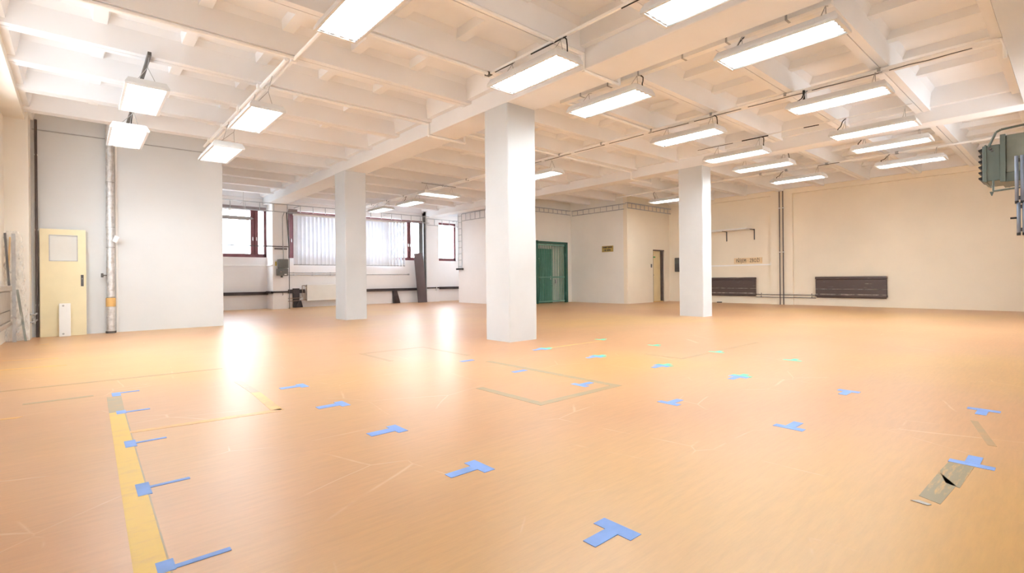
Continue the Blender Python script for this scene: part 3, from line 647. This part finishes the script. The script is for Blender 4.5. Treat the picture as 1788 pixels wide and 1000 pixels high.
for (z, lab) in ((0.345, 'upper thin brown heating pipe between the two dark radiators'), (0.25, 'lower thin brown heating pipe between the two dark radiators')):
    mb = MB().path([(18.80, 5.87, z), (18.80, 6.50, z), (18.71, 6.55, z), (18.71, 7.31, z), (18.80, 7.36, z), (18.80, 7.85, z)], 0.011, 8)
    mb.cyl((18.80, 6.0, z), (18.80, 6.0, z+0.06), 0.010).cyl((18.80, 7.66, z), (18.80, 7.66, z+0.06), 0.010)
    solo('heating_pipe', mb, 'dark_pipe', lab, 'pipe')
for yy, lab in ((6.96, 'thin brown riser pipe on the pilaster, closer to the shelf'), (6.845, 'thin brown riser pipe on the pilaster, closer to the wide bay')):
    tt = thing('riser_pipe', (18.70, yy, 0), lab, 'pipe')
    part(tt, 'run', MB().cyl((18.665, yy, 0), (18.665, yy, 3.99), 0.017, 10), 'dark_pipe')
    for z in (1.85, 3.4): part(tt, 'clip', MB().box(18.645, 18.742, yy-0.024, yy+0.024, z-0.012, z+0.012), 'conduit')
for z, z2, lab in ((0.45, 0.42, 'upper short grey pipe from the corner pilaster to the dark riser'), (0.31, 0.30, 'lower short grey pipe with a valve from the corner pilaster to the riser')):
    mb = MB().path([(-0.635, 12.30, z), (-0.60, 12.33, z), (-0.60, 12.70, z2), (-0.565, 12.79, z2+0.03)], 0.016, 8)
    if z < 0.4: mb.cyl((-0.60, 12.5, 0.27), (-0.60, 12.5, 0.37), 0.025)
    solo('heating_pipe', mb, 'grey_metal', lab, 'pipe')

# ------------------------------------------------------------------ things along the window wall
# vertical blinds
t = thing('vertical_blind', (8.47, 19.45, 1.58), 'white vertical slat blind hanging over the wide window', 'blind')
part(t, 'head_rail', MB().box(6.12, 10.84, 19.42, 19.50, 3.47, 3.53), 'white_metal')
for xx in (6.3, 7.9, 9.4, 10.7): part(t, 'rail_bracket', MB().box(xx-0.02, xx+0.02, 19.45, 19.60, 3.51, 3.53), 'white_metal')
sl = MB()
for s in range(4):
    a, b = -0.075+0.0375*s, -0.075+0.0375*(s+1)
    cv = lambda q: 0.012*(1-(q/0.075)**2)
    sl.hexa([(a, cv(a), 0), (b, cv(b), 0), (b, cv(b)+0.0012, 0), (a, cv(a)+0.0012, 0), (a, cv(a), 1.90), (b, cv(b), 1.90), (b, cv(b)+0.0012, 1.90), (a, cv(a)+0.0012, 1.90)])
slm = sl.mesh('slat', MT['blind']); wt = MB().box(-0.07, 0.07, 0.0, 0.006, 0.0, 0.035).mesh('slat_weight', MT['grey_metal'])
rd = random.Random(11); ns = 31
for i in range(ns):
    x = 6.20 + i*(10.76-6.20)/(ns-1); ang = -14+rd.uniform(-4, 4)
    if i > ns-9: ang = -10+3.5*(i-ns+9)+rd.uniform(-4, 4)
    o = link('slat', slm, t); o.location = Vector((x, 19.455, 1.595))-t.location; o.rotation_euler = (0, 0, R_(ang))
    link('slat_weight', wt, o)
# leaning dark board and post
t = thing('board', (11.5, 19.1, 0), 'tall dark brown board leaning on the window wall pilaster', 'board')
part(t, 'panel', MB().hexa([(11.25, 19.10, 0), (11.70, 19.10, 0), (11.70, 19.13, 0), (11.25, 19.13, 0), (11.15, 19.265, 2.15), (11.58, 19.265, 2.21), (11.58, 19.295, 2.21), (11.15, 19.295, 2.15)]), 'board_dark')
solo('post', MB().box(11.68, 11.775, 19.32, 19.40, 0, 3.86), 'dark_steel', 'slim dark steel post beside the pilaster behind the leaning board', 'post')
solo('window_panel', MB().box(11.62, 11.79, 19.605, 19.665, ZS, 3.55), 'box_grey', 'dark grey blue panel strip standing on the wide window sill', 'panel')
solo('riser_cable', MB().path([(11.783, 19.285, 0.0), (11.783, 19.285, 1.2), (11.783, 19.285, 3.79)], 0.016), 'grey_metal', 'grey cable bundle running up the pilaster beside the dark post', 'cable')
# dark duct bands
t = thing('duct_band', (4.2, 19.5, 0.51), 'dark horizontal duct under the window with the lamp bar', 'duct')
part(t, 'run', MB().box(2.52, 5.23, 19.48, 19.60, 0.51, 0.62), 'band')
part(t, 'run', MB().box(5.16, 5.235, 18.86, 19.50, 0.56, 0.64).box(5.16, 5.83, 18.86, 18.921, 0.58, 0.64).box(5.755, 5.83, 18.86, 19.50, 0.58, 0.66), 'band')
part(t, 'hook', MB().path([(5.55, 18.87, 0.60), (5.56, 18.85, 0.53), (5.54, 18.85, 0.49)], 0.010), 'dark_steel')
t = thing('duct_band', (6.2, 19.5, 0), 'dark duct with a floor leg beside the white radiator', 'duct')
part(t, 'run', MB().box(5.832, 6.54, 19.48, 19.60, 0.54, 0.68), 'band')
part(t, 'leg', MB().box(6.12, 6.33, 19.46, 19.60, 0, 0.72), 'band')
part(t, 'leg_boot', MB().prism([(6.15, 0.0), (6.44, 0.0), (6.38, 0.26), (6.30, 0.26)], 1, 19.42, 19.5), 'band')
t = thing('duct_band', (10.3, 19.5, 0), 'dark duct with a split floor leg beside the leaning board', 'duct')
part(t, 'run', MB().box(8.64, 11.62, 19.48, 19.60, 0.53, 0.64), 'band')
part(t, 'leg', MB().prism([(10.27, 0.0), (10.40, 0.0), (10.42, 0.56), (10.24, 0.56)], 1, 19.46, 19.58), 'band')
part(t, 'leg', MB().prism([(10.43, 0.0), (10.58, 0.0), (10.42, 0.56), (10.34, 0.56)], 1, 19.48, 19.6), 'band')
t = thing('duct_band', (13.0, 19.5, 0.55), 'dark duct below the narrow window', 'duct')
part(t, 'run', MB().box(11.8, 12.52, 19.24, 19.301, 0.60, 0.66).box(12.459, 12.52, 19.24, 19.49, 0.59, 0.66), 'band'); part(t, 'run', MB().box(12.461, 14.0, 19.48, 19.60, 0.555, 0.665), 'band')
part(t, 'clip', MB().box(12.27, 12.30, 19.22, 19.31, 0.50, 0.68), 'white_metal')
# white radiator
t = thing('radiator', (7.6, 19.42, 0.24), 'white flat panel radiator under the blinds, partly behind the column', 'radiator')
bevel(part(t, 'front_panel', MB().box(6.58, 8.6, 19.36, 19.40, 0.24, 0.85), 'rad_white'), 0.01)
part(t, 'rear_panel', MB().box(6.60, 8.58, 19.46, 19.49, 0.26, 0.83), 'rad_white')
part(t, 'top_grille', MB().box(6.58, 8.6, 19.40, 19.47, 0.82, 0.845), 'rad_white')
part(t, 'wall_bracket', MB().box(6.8, 6.84, 19.49, 19.60, 0.3, 0.8).box(8.3, 8.34, 19.49, 19.60, 0.3, 0.8), 'grey_metal')
part(t, 'side_panel', MB().box(6.58, 6.59, 19.36, 19.49, 0.24, 0.85), 'rad_white')
mb = MB().path([(6.583, 19.43, 0.79), (6.50, 19.43, 0.83), (6.42, 19.43, 0.82), (6.42, 19.43, 0.40), (6.36, 19.43, 0.36), (5.749, 19.43, 0.35)], 0.012)
solo('heating_pipe', mb, 'copper', 'thin copper pipe looping from the white radiator valve', 'pipe')
solo('heating_pipe', MB().path([(6.583, 19.43, 0.285), (6.50, 19.405, 0.28), (5.749, 19.405, 0.23)], 0.012), 'copper', 'lower thin copper pipe from the white radiator foot', 'pipe')
solo('riser_pipe', MB().path([(5.775, 18.835, 0.0), (5.775, 18.835, 2.2)], 0.014).path([(5.775, 18.835, 2.2), (5.71, 18.84, 3.47)], 0.022), 'dark_steel', 'dark conduit climbing the pilaster edge past the electrical box', 'pipe')
solo('busbar', MB().box(2.52, 5.78, 18.86, 18.89, 2.225, 2.255), 'dark_pipe', 'thin dark bar across the window with the lamp bar', 'bar')
solo('tension_bar', MB().box(5.30, 5.72, 18.87, 18.925, 2.14, 2.18), 'dark_pipe', 'short brown bar above the electrical box', 'bar')
t = thing('electrical_box', (5.5, 18.85, 1.17), 'dark grey electrical box on the window pilaster with a yellow label', 'electrical box')
bevel(part(t, 'upper_box', MB().box(5.40, 5.72, 18.72, 18.925, 1.46, 1.79), 'box_grey'), 0.02)
bevel(part(t, 'lower_box', MB().box(5.36, 5.72, 18.74, 18.925, 1.19, 1.45), 'box_grey'), 0.02)
part(t, 'mounting_plate', MB().box(5.255, 5.44, 18.90, 18.925, 1.20, 1.78), 'paper')
part(t, 'yellow_label', MB().box(5.315, 5.36, 18.89, 18.90, 1.55, 1.70), 'yellow_label', 'yellow label')
part(t, 'red_knob', MB().cyl((5.46, 18.74, 1.33), (5.46, 18.71, 1.33), 0.022, 10), 'copper')
part(t, 'name_plate', MB().box(5.58, 5.66, 18.735, 18.741, 1.22, 1.26), 'paper')
part(t, 'cable_gland', MB().cyl((5.52, 18.84, 1.20), (5.52, 18.84, 1.13), 0.04, 10), 'dark_steel')
part(t, 'supply_pipe', MB().path([(5.58, 18.84, 1.78), (5.58, 18.838, 2.02), (5.56, 18.838, 2.5), (5.56, 18.838, 3.3), (5.62, 18.838, 3.47)], 0.014), 'grey_metal')
for (pts, lab) in (([(5.76, 19.57, 1.31), (8.0, 19.57, 1.31)], 'upper grey wall rail below the blinds'), ([(5.76, 19.57, 1.23), (11.05, 19.57, 1.24)], 'long lower grey wall rail below the blinds')):
    mb = MB().path(pts, 0.014)
    for q in range(3): xx = pts[0][0]+0.4+q*0.7; mb.box(xx-0.02, xx+0.02, 19.56, 19.60, pts[0][2]-0.02, pts[0][2]+0.02)
    mb.box(pts[1][0]-0.03, pts[1][0]+0.03, 19.555, 19.60, pts[1][2]-0.03, pts[1][2]+0.03)
    solo('wall_rail', mb, 'grey_metal', lab, 'rail')
solo('wall_trunking', MB().box(2.52, 5.24, 19.57, 19.60, 1.555, 1.60).box(5.20, 5.24, 18.90, 19.6, 1.56, 1.59).box(5.20, 5.257, 18.895, 18.921, 1.56, 1.59), 'conduit', 'white trunking strip below the window with the lamp bar', 'trunking')
# lamp bar hanging in front of window 1 and roller box
t = thing('lamp_bar', (3.6, 18.4, 3.08), 'unlit grey strip lamp hanging across the window beside the electrical box', 'lamp bar')
bevel(part(t, 'housing', MB().prism([(2.7, 3.06), (4.36, 3.06), (4.52, 3.115), (4.40, 3.18), (2.7, 3.18)], 1, 18.38, 18.44), 'grey_metal'), 0.008)
for xx in (3.0, 4.2): part(t, 'hanging_wire', MB().cyl((xx, 18.41, 3.17), (xx, 18.41, 4.005), 0.005, 5), 'grey_metal')
t = thing('roller_box', (4.0, 19.56, 3.55), 'slim dark roller box along the top of the window beside the electrical box', 'roller box')
part(t, 'casing', MB().box(2.9, 5.2, 19.52, 19.602, 3.56, 3.68), 'roller')
part(t, 'knob', MB().cyl((4.02, 19.54, 3.50), (4.02, 19.54, 3.57), 0.07, 10), 'white_metal')
solo('roller_box', MB().box(5.99, 6.28, 19.46, 19.60, 3.53, 3.70), 'roller', 'short brown box above the blind end beside the electrical box', 'roller box')

# ------------------------------------------------------------------ green barred gate
t = thing('barred_gate', ((GX0+GX1)/2, 14.2, 0), 'green steel barred gate in front of a dark green door', 'gate')
fy0, fy1 = 14.13, 14.24
part(t, 'gate_frame', MB().box(GX0-0.06, GX0+0.05, fy0, fy1, 0, GH+0.06).box(GX1-0.09, GX1+0.03, fy0, fy1, 0, GH+0.04).box(GX0-0.06, GX1+0.03, fy0, fy1, GH-0.05, GH+0.04), 'green_dark')
part(t, 'gate_rail', MB().box(GX0+0.05, GX1-0.15, fy0+0.02, fy0+0.06, 1.03, 1.08), 'green_bar')
part(t, 'gate_rail', MB().box(GX0+0.05, GX1-0.15, fy0+0.02, fy0+0.06, 0.05, 0.10), 'green_bar')
part(t, 'gate_rail', MB().box(GX0+0.05, GX1-0.15, fy0+0.02, fy0+0.06, GH-0.12, GH-0.07), 'green_bar')
bar = MB().box(-0.011, 0.011, -0.011, 0.011, 0, GH-0.16).mesh('bar', MT['green_bar'])
nb = 17
for i in range(nb):
    x = GX0+0.075+i*(GX1-0.17-GX0-0.075)/(nb-1); link('bar', bar, t, Vector((x, fy0+0.04, 0.07))-t.location)
part(t, 'lock_box', MB().box(GX0+1.02, GX0+1.10, fy0+0.0, fy0+0.06, 0.80, 0.96), 'grey_metal')
for z in (0.3, 1.9): part(t, 'hinge', MB().cyl((GX1-0.14, fy0-0.01, z), (GX1-0.14, fy0-0.01, z+0.14), 0.025, 8), 'green_dark')
t = thing('steel_door', (14.25, 14.45, 0), 'solid dark green door behind the barred gate', 'door')
part(t, 'door_panel', MB().box(GX0, GX0+1.15, 14.44, 14.48, 0.02, 2.22), 'green')
part(t, 'handle', MB().box(GX0+1.0, GX0+1.06, 14.40, 14.44, 0.95, 1.10), 'grey_metal')
for i in range(5): part(t, 'label_mark', MB().box(GX0+0.12+i*0.07, GX0+0.155+i*0.07, 14.432, 14.441, 1.80, 1.83), 'paper')
part(t, 'floor_track', MB().box(GX0, GX0+1.15, 14.43, 14.49, 0.0, 0.02), 'green_dark')

# ------------------------------------------------------------------ signs, shelf, small wall things
def text_mesh(body, size, width, mname, m, space=1.0):
    cu = bpy.data.curves.new('lettering', 'FONT'); cu.body = body; cu.size = size; cu.align_x = 'CENTER'; cu.align_y = 'CENTER'; cu.extrude = 0.002; cu.space_character = space
    o = bpy.data.objects.new('tmp', cu); COL.objects.link(o)
    dg = bpy.context.evaluated_depsgraph_get(); me = bpy.data.meshes.new_from_object(o.evaluated_get(dg))
    bpy.data.objects.remove(o, do_unlink=True)
    xs = [v.co.x for v in me.vertices]; k = width/(max(xs)-min(xs))
    for v in me.vertices: v.co.x *= k
    me.materials.clear(); me.materials.append(m); me.name = mname; return me
t = thing('sign', (18.83, 8.145, 1.50), 'tan sign reading PŘÍJEM ZBOŽÍ above the half-hidden radiator', 'sign')
part(t, 'plate', MB().box(18.83, 18.852, 7.63, 8.66, 1.49, 1.70), 'sign_tan')
o = link('lettering', text_mesh('PŘÍJEM   ZBOŽÍ', 0.185, 0.86, 'lettering', MT['ink'], 1.15), t); o.location = (-0.004, 0, 0.09); o.rotation_euler = (R_(90), 0, R_(-90))
t = thing('sign', (15.79, 12.28, 2.03), 'small old gold sign plate with two lines of dark lettering', 'sign')
part(t, 'plate', MB().box(15.785, 15.802, 12.01, 12.56, 2.03, 2.265), 'sign_gold')
rd = random.Random(4)
for row, (za, y0, y1) in enumerate(((2.18, 12.53, 12.04), (2.07, 12.47, 12.10))):      # illegible strokes, as seen
    y = y0; mb = MB()
    while y > y1+0.03:
        wd = rd.uniform(0.02, 0.035)
        if rd.random() > 0.15: mb.box(15.781, 15.786, y-wd, y, za, za+0.055)
        y -= wd+0.012
    part(t, 'lettering', mb, 'ink')
t = thing('wall_shelf', (18.6, 8.9, 2.35), 'white wall shelf on two dark brackets beside the column', 'shelf')
bevel(part(t, 'shelf_board', MB().box(18.36, 18.85, 7.98, 10.3, 2.735, 2.785), 'shelf'), 0.004)
for yy in (7.90, 8.94, 10.0):
    part(t, 'bracket', MB().box(18.825, 18.852, yy-0.015, yy+0.015, 2.36, 2.735).box(18.48, 18.85, yy-0.015, yy+0.015, 2.715, 2.735), 'dark_steel')
part(t, 'edge_bar', MB().box(18.82, 18.851, 7.885, 8.1, 2.735, 2.755), 'dark_steel')
t = thing('wall_rail', (18.84, 8.5, 1.41), 'white trunking rail along the wall right below the goods sign', 'rail')
part(t, 'channel', MB().box(18.825, 18.852, 7.33, 10.6, 1.405, 1.45), 'conduit'); part(t, 'end_cap', MB().box(18.82, 18.852, 7.31, 7.34, 1.40, 1.52), 'conduit')
t = thing('meter_box', (18.72, 10.9, 1.2), 'dark grey wall box half hidden behind the single far column', 'box')
bevel(part(t, 'casing', MB().box(18.58, 18.742, 10.80, 11.02, 1.22, 1.80), 'box_grey'), 0.02)
part(t, 'cover', MB().box(18.56, 18.585, 10.82, 11.0, 1.25, 1.55), 'dark_steel')
solo('light_switch', MB().box(17.36, 17.42, 11.325, 11.352, 1.40, 1.54).box(17.375, 17.405, 11.315, 11.326, 1.43, 1.50), 'box_grey', 'small dark switch beside the narrow yellow door', 'switch')
solo('floor_vent', MB().box(18.76, 18.852, 9.15, 9.32, 0.0, 0.03), 'black', 'small black block on the floor below the half-hidden radiator', 'block')

# ------------------------------------------------------------------ warm-air heater and tube bank near the beam wall
t = thing('air_heater', (9.2, 0.3, 2.1), 'grey-green warm-air heater with black louvre blades hung by brackets', 'heater')
hx0, hx1 = 9.0, 9.62
bevel(part(t, 'outlet_box', MB().box(hx0, hx1, 0.665, 0.835, 2.215, 2.685), 'heater'), 0.01)
part(t, 'front_lip', MB().box(hx0-0.012, hx1+0.012, 0.795, 0.812, 2.205, 2.695), 'heater')
blade = MB().prism([(0.0, 0.0), (0.042, 0.028), (0.042, 0.040), (0.0, 0.055)], 0, hx0+0.02, hx1-0.02)
for i in range(6):
    q = MB(); q.v = [(x, 0.833+a, 2.235+i*0.074+b) for x, a, b in blade.v]; q.f = blade.f[:]
    part(t, 'louvre_blade', q, 'black')
part(t, 'flange', MB().box(hx0-0.02, hx1+0.02, 0.615, 0.665, 2.19, 2.80), 'heater')
bevel(part(t, 'fan_housing', MB().box(hx0-0.0, hx1, -0.05, 0.615, 2.31, 2.79), 'heater_pale'), 0.015)
part(t, 'lower_tray', MB().box(hx0+0.02, hx1-0.02, 0.30, 0.62, 2.19, 2.31), 'heater')
part(t, 'hanger', MB().path([(hx0-0.01, 0.775, 2.655), (hx0-0.01, 0.70, 2.84), (hx0-0.01, 0.655, 2.865), (hx0-0.01, 0.40, 2.885), (hx0-0.01, -0.55, 2.90)], 0.014), 'heater')
part(t, 'hanger', MB().path([(hx0-0.01, 0.73, 2.22), (hx0-0.01, 0.73, 2.08), (hx0-0.01, 0.50, 2.095), (hx0-0.01, -0.55, 2.10)], 0.012).cyl((hx0-0.01, 0.745, 2.075), (hx0-0.01, 0.745, 2.02), 0.022, 8, 0.004), 'heater')
part(t, 'wall_bracket', MB().box(hx0+0.1, hx1-0.1, -0.55, -0.04, 2.5, 2.56), 'heater')
part(t, 'knob', MB().cyl((hx0, 0.74, 2.61), (hx0-0.02, 0.74, 2.61), 0.014, 8).cyl((hx0, 0.76, 2.64), (hx0-0.03, 0.76, 2.64), 0.02, 8), 'dark_steel')
t = thing('tube_bank', (6.0, 0.0, 1.3), 'blue-grey bank of upright metal tubes in two tiers near the heater', 'tube bank')
for z0, z1, ys in ((1.60, 2.0, 0.345), (1.33, 1.605, 0.335)):
    tm = MB().cyl((0, 0, 0), (0, 0, z1-z0), 0.0125, 10); tm.smooth = True; tm = tm.mesh('tube', MT['tube_blue'])
    cm = MB().cyl((0, 0, 0), (0, 0, 0.022), 0.013, 10).mesh('tube_cap', MT['black'])
    for i in range(16):
        o = link('tube', tm, t, Vector((6.0, ys-i*0.034, z0))-t.location); link('tube_cap', cm, o, (0, 0, -0.004))
    part(t, 'header', MB().box(6.005, 6.03, ys-0.53, ys+0.005, z0+0.03, z0+0.06).box(6.005, 6.03, ys-0.53, ys+0.005, z1-0.05, z1-0.02), 'dark_steel')
part(t, 'wall_bracket', MB().box(6.01, 6.05, -0.55, 0.30, 1.66, 1.72).box(6.01, 6.05, -0.55, 0.30, 1.42, 1.47), 'dark_steel')
part(t, 'lever', MB().cyl((6.0, 0.34, 1.475), (6.0, 0.385, 1.475), 0.008), 'black')

# ------------------------------------------------------------------ floor paint and tape
def mark(name, polys, m, label, cat, group=None, z=0.0012):
    mb = MB()
    for p in polys: mb.prism(p, 2, 0.0, z)
    return solo(name, mb, m, label, cat, group)
def rect(x0, x1, y0, y1): return [(x0, y0), (x1, y0), (x1, y1), (x0, y1)]
mark('floor_line', [[(0.125, 1.2), (0.225, 1.2), (0.265, 4.9), (0.175, 4.9)]], 'line_yellow', 'wide yellow painted floor line', 'floor line')
mark('floor_line', [[(0.175, 4.9), (0.27, 4.9), (0.285, 5.6), (0.185, 5.6)]], 'line_grey', 'worn grey end of the yellow floor line', 'floor line')
mark('floor_line', [[(0.255, 4.16), (1.17, 4.05), (1.20, 4.13), (0.255, 4.22)]], 'line_pale', 'faded yellow strip branching off the wide yellow line', 'floor line')
mark('floor_line', [[(1.12, 4.13), (1.20, 4.08), (1.235, 4.9), (1.165, 4.9)]], 'line_pale', 'faded yellow end of the grey strip in the window glare', 'floor line')
mark('floor_line', [[(1.165, 4.9), (1.235, 4.9), (1.24, 5.56), (1.17, 5.56)]], 'line_grey', 'grey worn strip in the window glare', 'floor line')
mark('floor_line', [[(0.225, 1.2), (0.231, 1.2), (0.273, 4.9), (0.265, 4.9)]], 'line_grey', 'dirty edge along the wide yellow line', 'floor line', z=0.0008)
mark('floor_line', [[(-0.55, 6.58), (1.25, 6.50), (1.25, 6.56), (-0.55, 6.64)]], 'line_faint', 'long faint grey floor line towards the cream wall', 'floor line')
mark('floor_line', [[(-0.35, 5.74), (0.10, 5.74), (0.10, 5.80), (-0.35, 5.80)]], 'line_grey', 'short grey floor smear beside the worn line end', 'floor line')
mark('floor_line', [[(-0.75, 8.22), (-0.10, 8.15), (-0.10, 8.21), (-0.75, 8.30)]], 'line_pale', 'pale yellow floor line close to the cream wall', 'floor line')
mark('floor_line', [[(-0.75, 9.2), (-0.2, 8.98), (-0.2, 9.04), (-0.75, 9.27)]], 'line_pale', 'pale yellow floor line close to the taupe radiator', 'floor line')
mark('floor_outline', [rect(2.74, 3.80, 2.80, 2.88), rect(3.72, 3.80, 2.88, 4.75), rect(2.74, 2.82, 2.88, 3.65)], 'line_grey', 'grey painted box outline around a blue tape mark', 'floor outline')
mark('floor_outline', [rect(2.88, 3.90, 6.42, 6.48), rect(2.88, 2.94, 5.6, 6.42), rect(3.84, 3.90, 5.3, 6.42)], 'line_faint', 'faint grey painted box outline beside the thickest column', 'floor outline')
mark('floor_outline', [rect(5.55, 7.75, 3.19, 3.25), rect(5.55, 5.61, 3.25, 3.75)], 'line_faint', 'faint grey painted corner crossed by mint tape', 'floor outline')
mark('floor_line', [[(5.0, 5.02), (6.3, 5.00), (6.3, 5.05), (5.0, 5.07)]], 'line_pale', 'pale yellow floor line near the mint tapes and thickest column', 'floor line')
mark('floor_line', [[(4.0, 0.32), (4.6, 0.46), (4.6, 0.50), (4.0, 0.36)]], 'line_faint', 'faint grey floor streak near the tapes under the heater', 'floor line')
mark('floor_patch', [[(3.10, 0.375), (3.50, 0.365), (3.52, 0.465), (3.30, 0.475), (3.13, 0.43)], [(2.82, 0.405), (3.12, 0.39), (3.28, 0.475), (2.86, 0.485)]], 'patch_grey', 'grey brushed floor patch touching a blue tape mark', 'floor patch')
mark('floor_scrap', [[(2.765, 0.44), (2.785, 0.43), (2.80, 0.475), (2.775, 0.50)]], 'grey_metal', 'small torn grey tape scrap beside the grey patch', 'tape', z=0.003)
GB = 'blue tape marks on the floor'
def T_mark(parts_, label, mats=None, group=GB, cat='tape mark'):
    cx = sum(q[0][0] for q in parts_)/len(parts_); cy = sum(q[0][1] for q in parts_)/len(parts_)
    t = thing('tape_mark', (cx, cy, 0.001), label, cat, group)
    for i, p in enumerate(parts_):
        m = mats[i] if mats else 'tape_blue'
        part(t, 'tape_strip', MB().prism(p, 2, 0.0, 0.0020+0.0006*i), m)
ords = ['first', 'second', 'third', 'fourth', 'fifth']
ay = [(2.125, 2.10), (2.99, 3.00), (3.885, 3.885), (4.88, 4.86), (5.69, 5.74)]
for i, (yc, ys) in enumerate(ay):
    hw = (0.045, 0.09, 0.08, 0.06, 0.09)[i]; ww = (0.014, 0.014, 0.014, 0.018, 0.02)[i]
    T_mark([rect(0.20+0.006*i, 0.253+0.008*i, yc-hw, yc+hw), rect(0.25+0.008*i, 0.425, ys-ww, ys+ww)], 'blue tape mark on the yellow line, %s from its worn grey end' % ords[4-i])
for i, yc in enumerate((1.22, 2.12, 3.03, 3.95, 4.90)):
    s = 0.03 if i < 2 else 0.04
    T_mark([rect(1.575, 1.645, yc-0.09, yc+0.09), rect(1.41+0.03*(i == 0), 1.58, yc-s, yc+s)], 'blue T of tape in the row past the yellow line, %s from the window-glare end' % ords[4-i])
for i, (yc, lab) in enumerate(((0.38, 'blue T of tape touching the grey floor patch'), (1.27, 'blue T of tape, next after the one at the grey patch'), (2.155, 'blue T of tape outside the grey box outline, nearest to it'), (3.085, 'blue T of tape inside the grey box outline'), (4.0, 'faint blue tape strip past the grey box outline'), (4.96, 'faint short blue tape strip near the thickest column base'))):
    if i < 4: T_mark([rect(3.50, 3.56, yc-0.09, yc+0.09), rect(3.55, 3.70, yc-0.03, yc+0.03)], lab)
    else: T_mark([rect(3.50, 3.69, yc-0.035, yc+0.035)], lab)
BM = 'blue and mint tape marks on the floor'
T_mark([rect(4.98, 5.05, 0.38, 0.56), rect(4.83, 4.99, 0.44, 0.50)], 'blue T of tape under the warm-air heater, beyond the grey streak')
T_mark([rect(4.98, 5.05, 1.24, 1.40), rect(4.83, 4.99, 1.29, 1.35)], 'blue T of tape between the heater-side T and the mint-crossed ones')
for yc, lab in ((2.25, 'blue tape T crossed by mint strips, first of the mint-crossed row from the heater side'), (3.12, 'blue tape T crossed by mint strips, second from the heater side'), (4.06, 'blue tape T crossed by mint strips, third from the heater side'), (5.03, 'blue tape T crossed by mint strips, closest to the thickest column')):
    T_mark([rect(4.93, 5.00, yc-0.09, yc+0.09), rect(4.79, 4.94, yc-0.03, yc+0.03), rect(5.0, 5.14, yc-0.03, yc+0.03), rect(5.0, 5.05, yc-0.10, yc+0.09)], lab, ['tape_blue', 'tape_blue', 'tape_mint', 'tape_mint'], BM)
MG = 'mint tape marks on the floor'
for yc, lab in ((2.25, 'mint tape T, farthest of its row from the thickest column'), (3.18, 'mint tape T on the faint grey corner line'), (4.13, 'mint tape T beyond the faint grey corner'), (5.13, 'mint tape T at the end of the pale yellow line')):
    T_mark([rect(6.35, 6.41, yc-0.10, yc+0.10), rect(6.40, 6.52, yc-0.03, yc+0.03)], lab, ['tape_mint', 'tape_mint'], MG)
for x, y, a, lab in ((-0.45, 11.2, 0.2, 'small pale torn tape scrap near the wrapped poles'), (-0.42, 5.25, -0.3, 'torn yellow and black tape scrap near the grey floor smear')):
    c, s = math.cos(a), math.sin(a); P = [(x+u*c-v*s, y+u*s+v*c) for u, v in ((-0.09, -0.03), (0.08, -0.02), (0.10, 0.03), (-0.07, 0.025))]
    mark('tape_scrap', [P], 'line_pale', lab, 'tape', z=0.002)
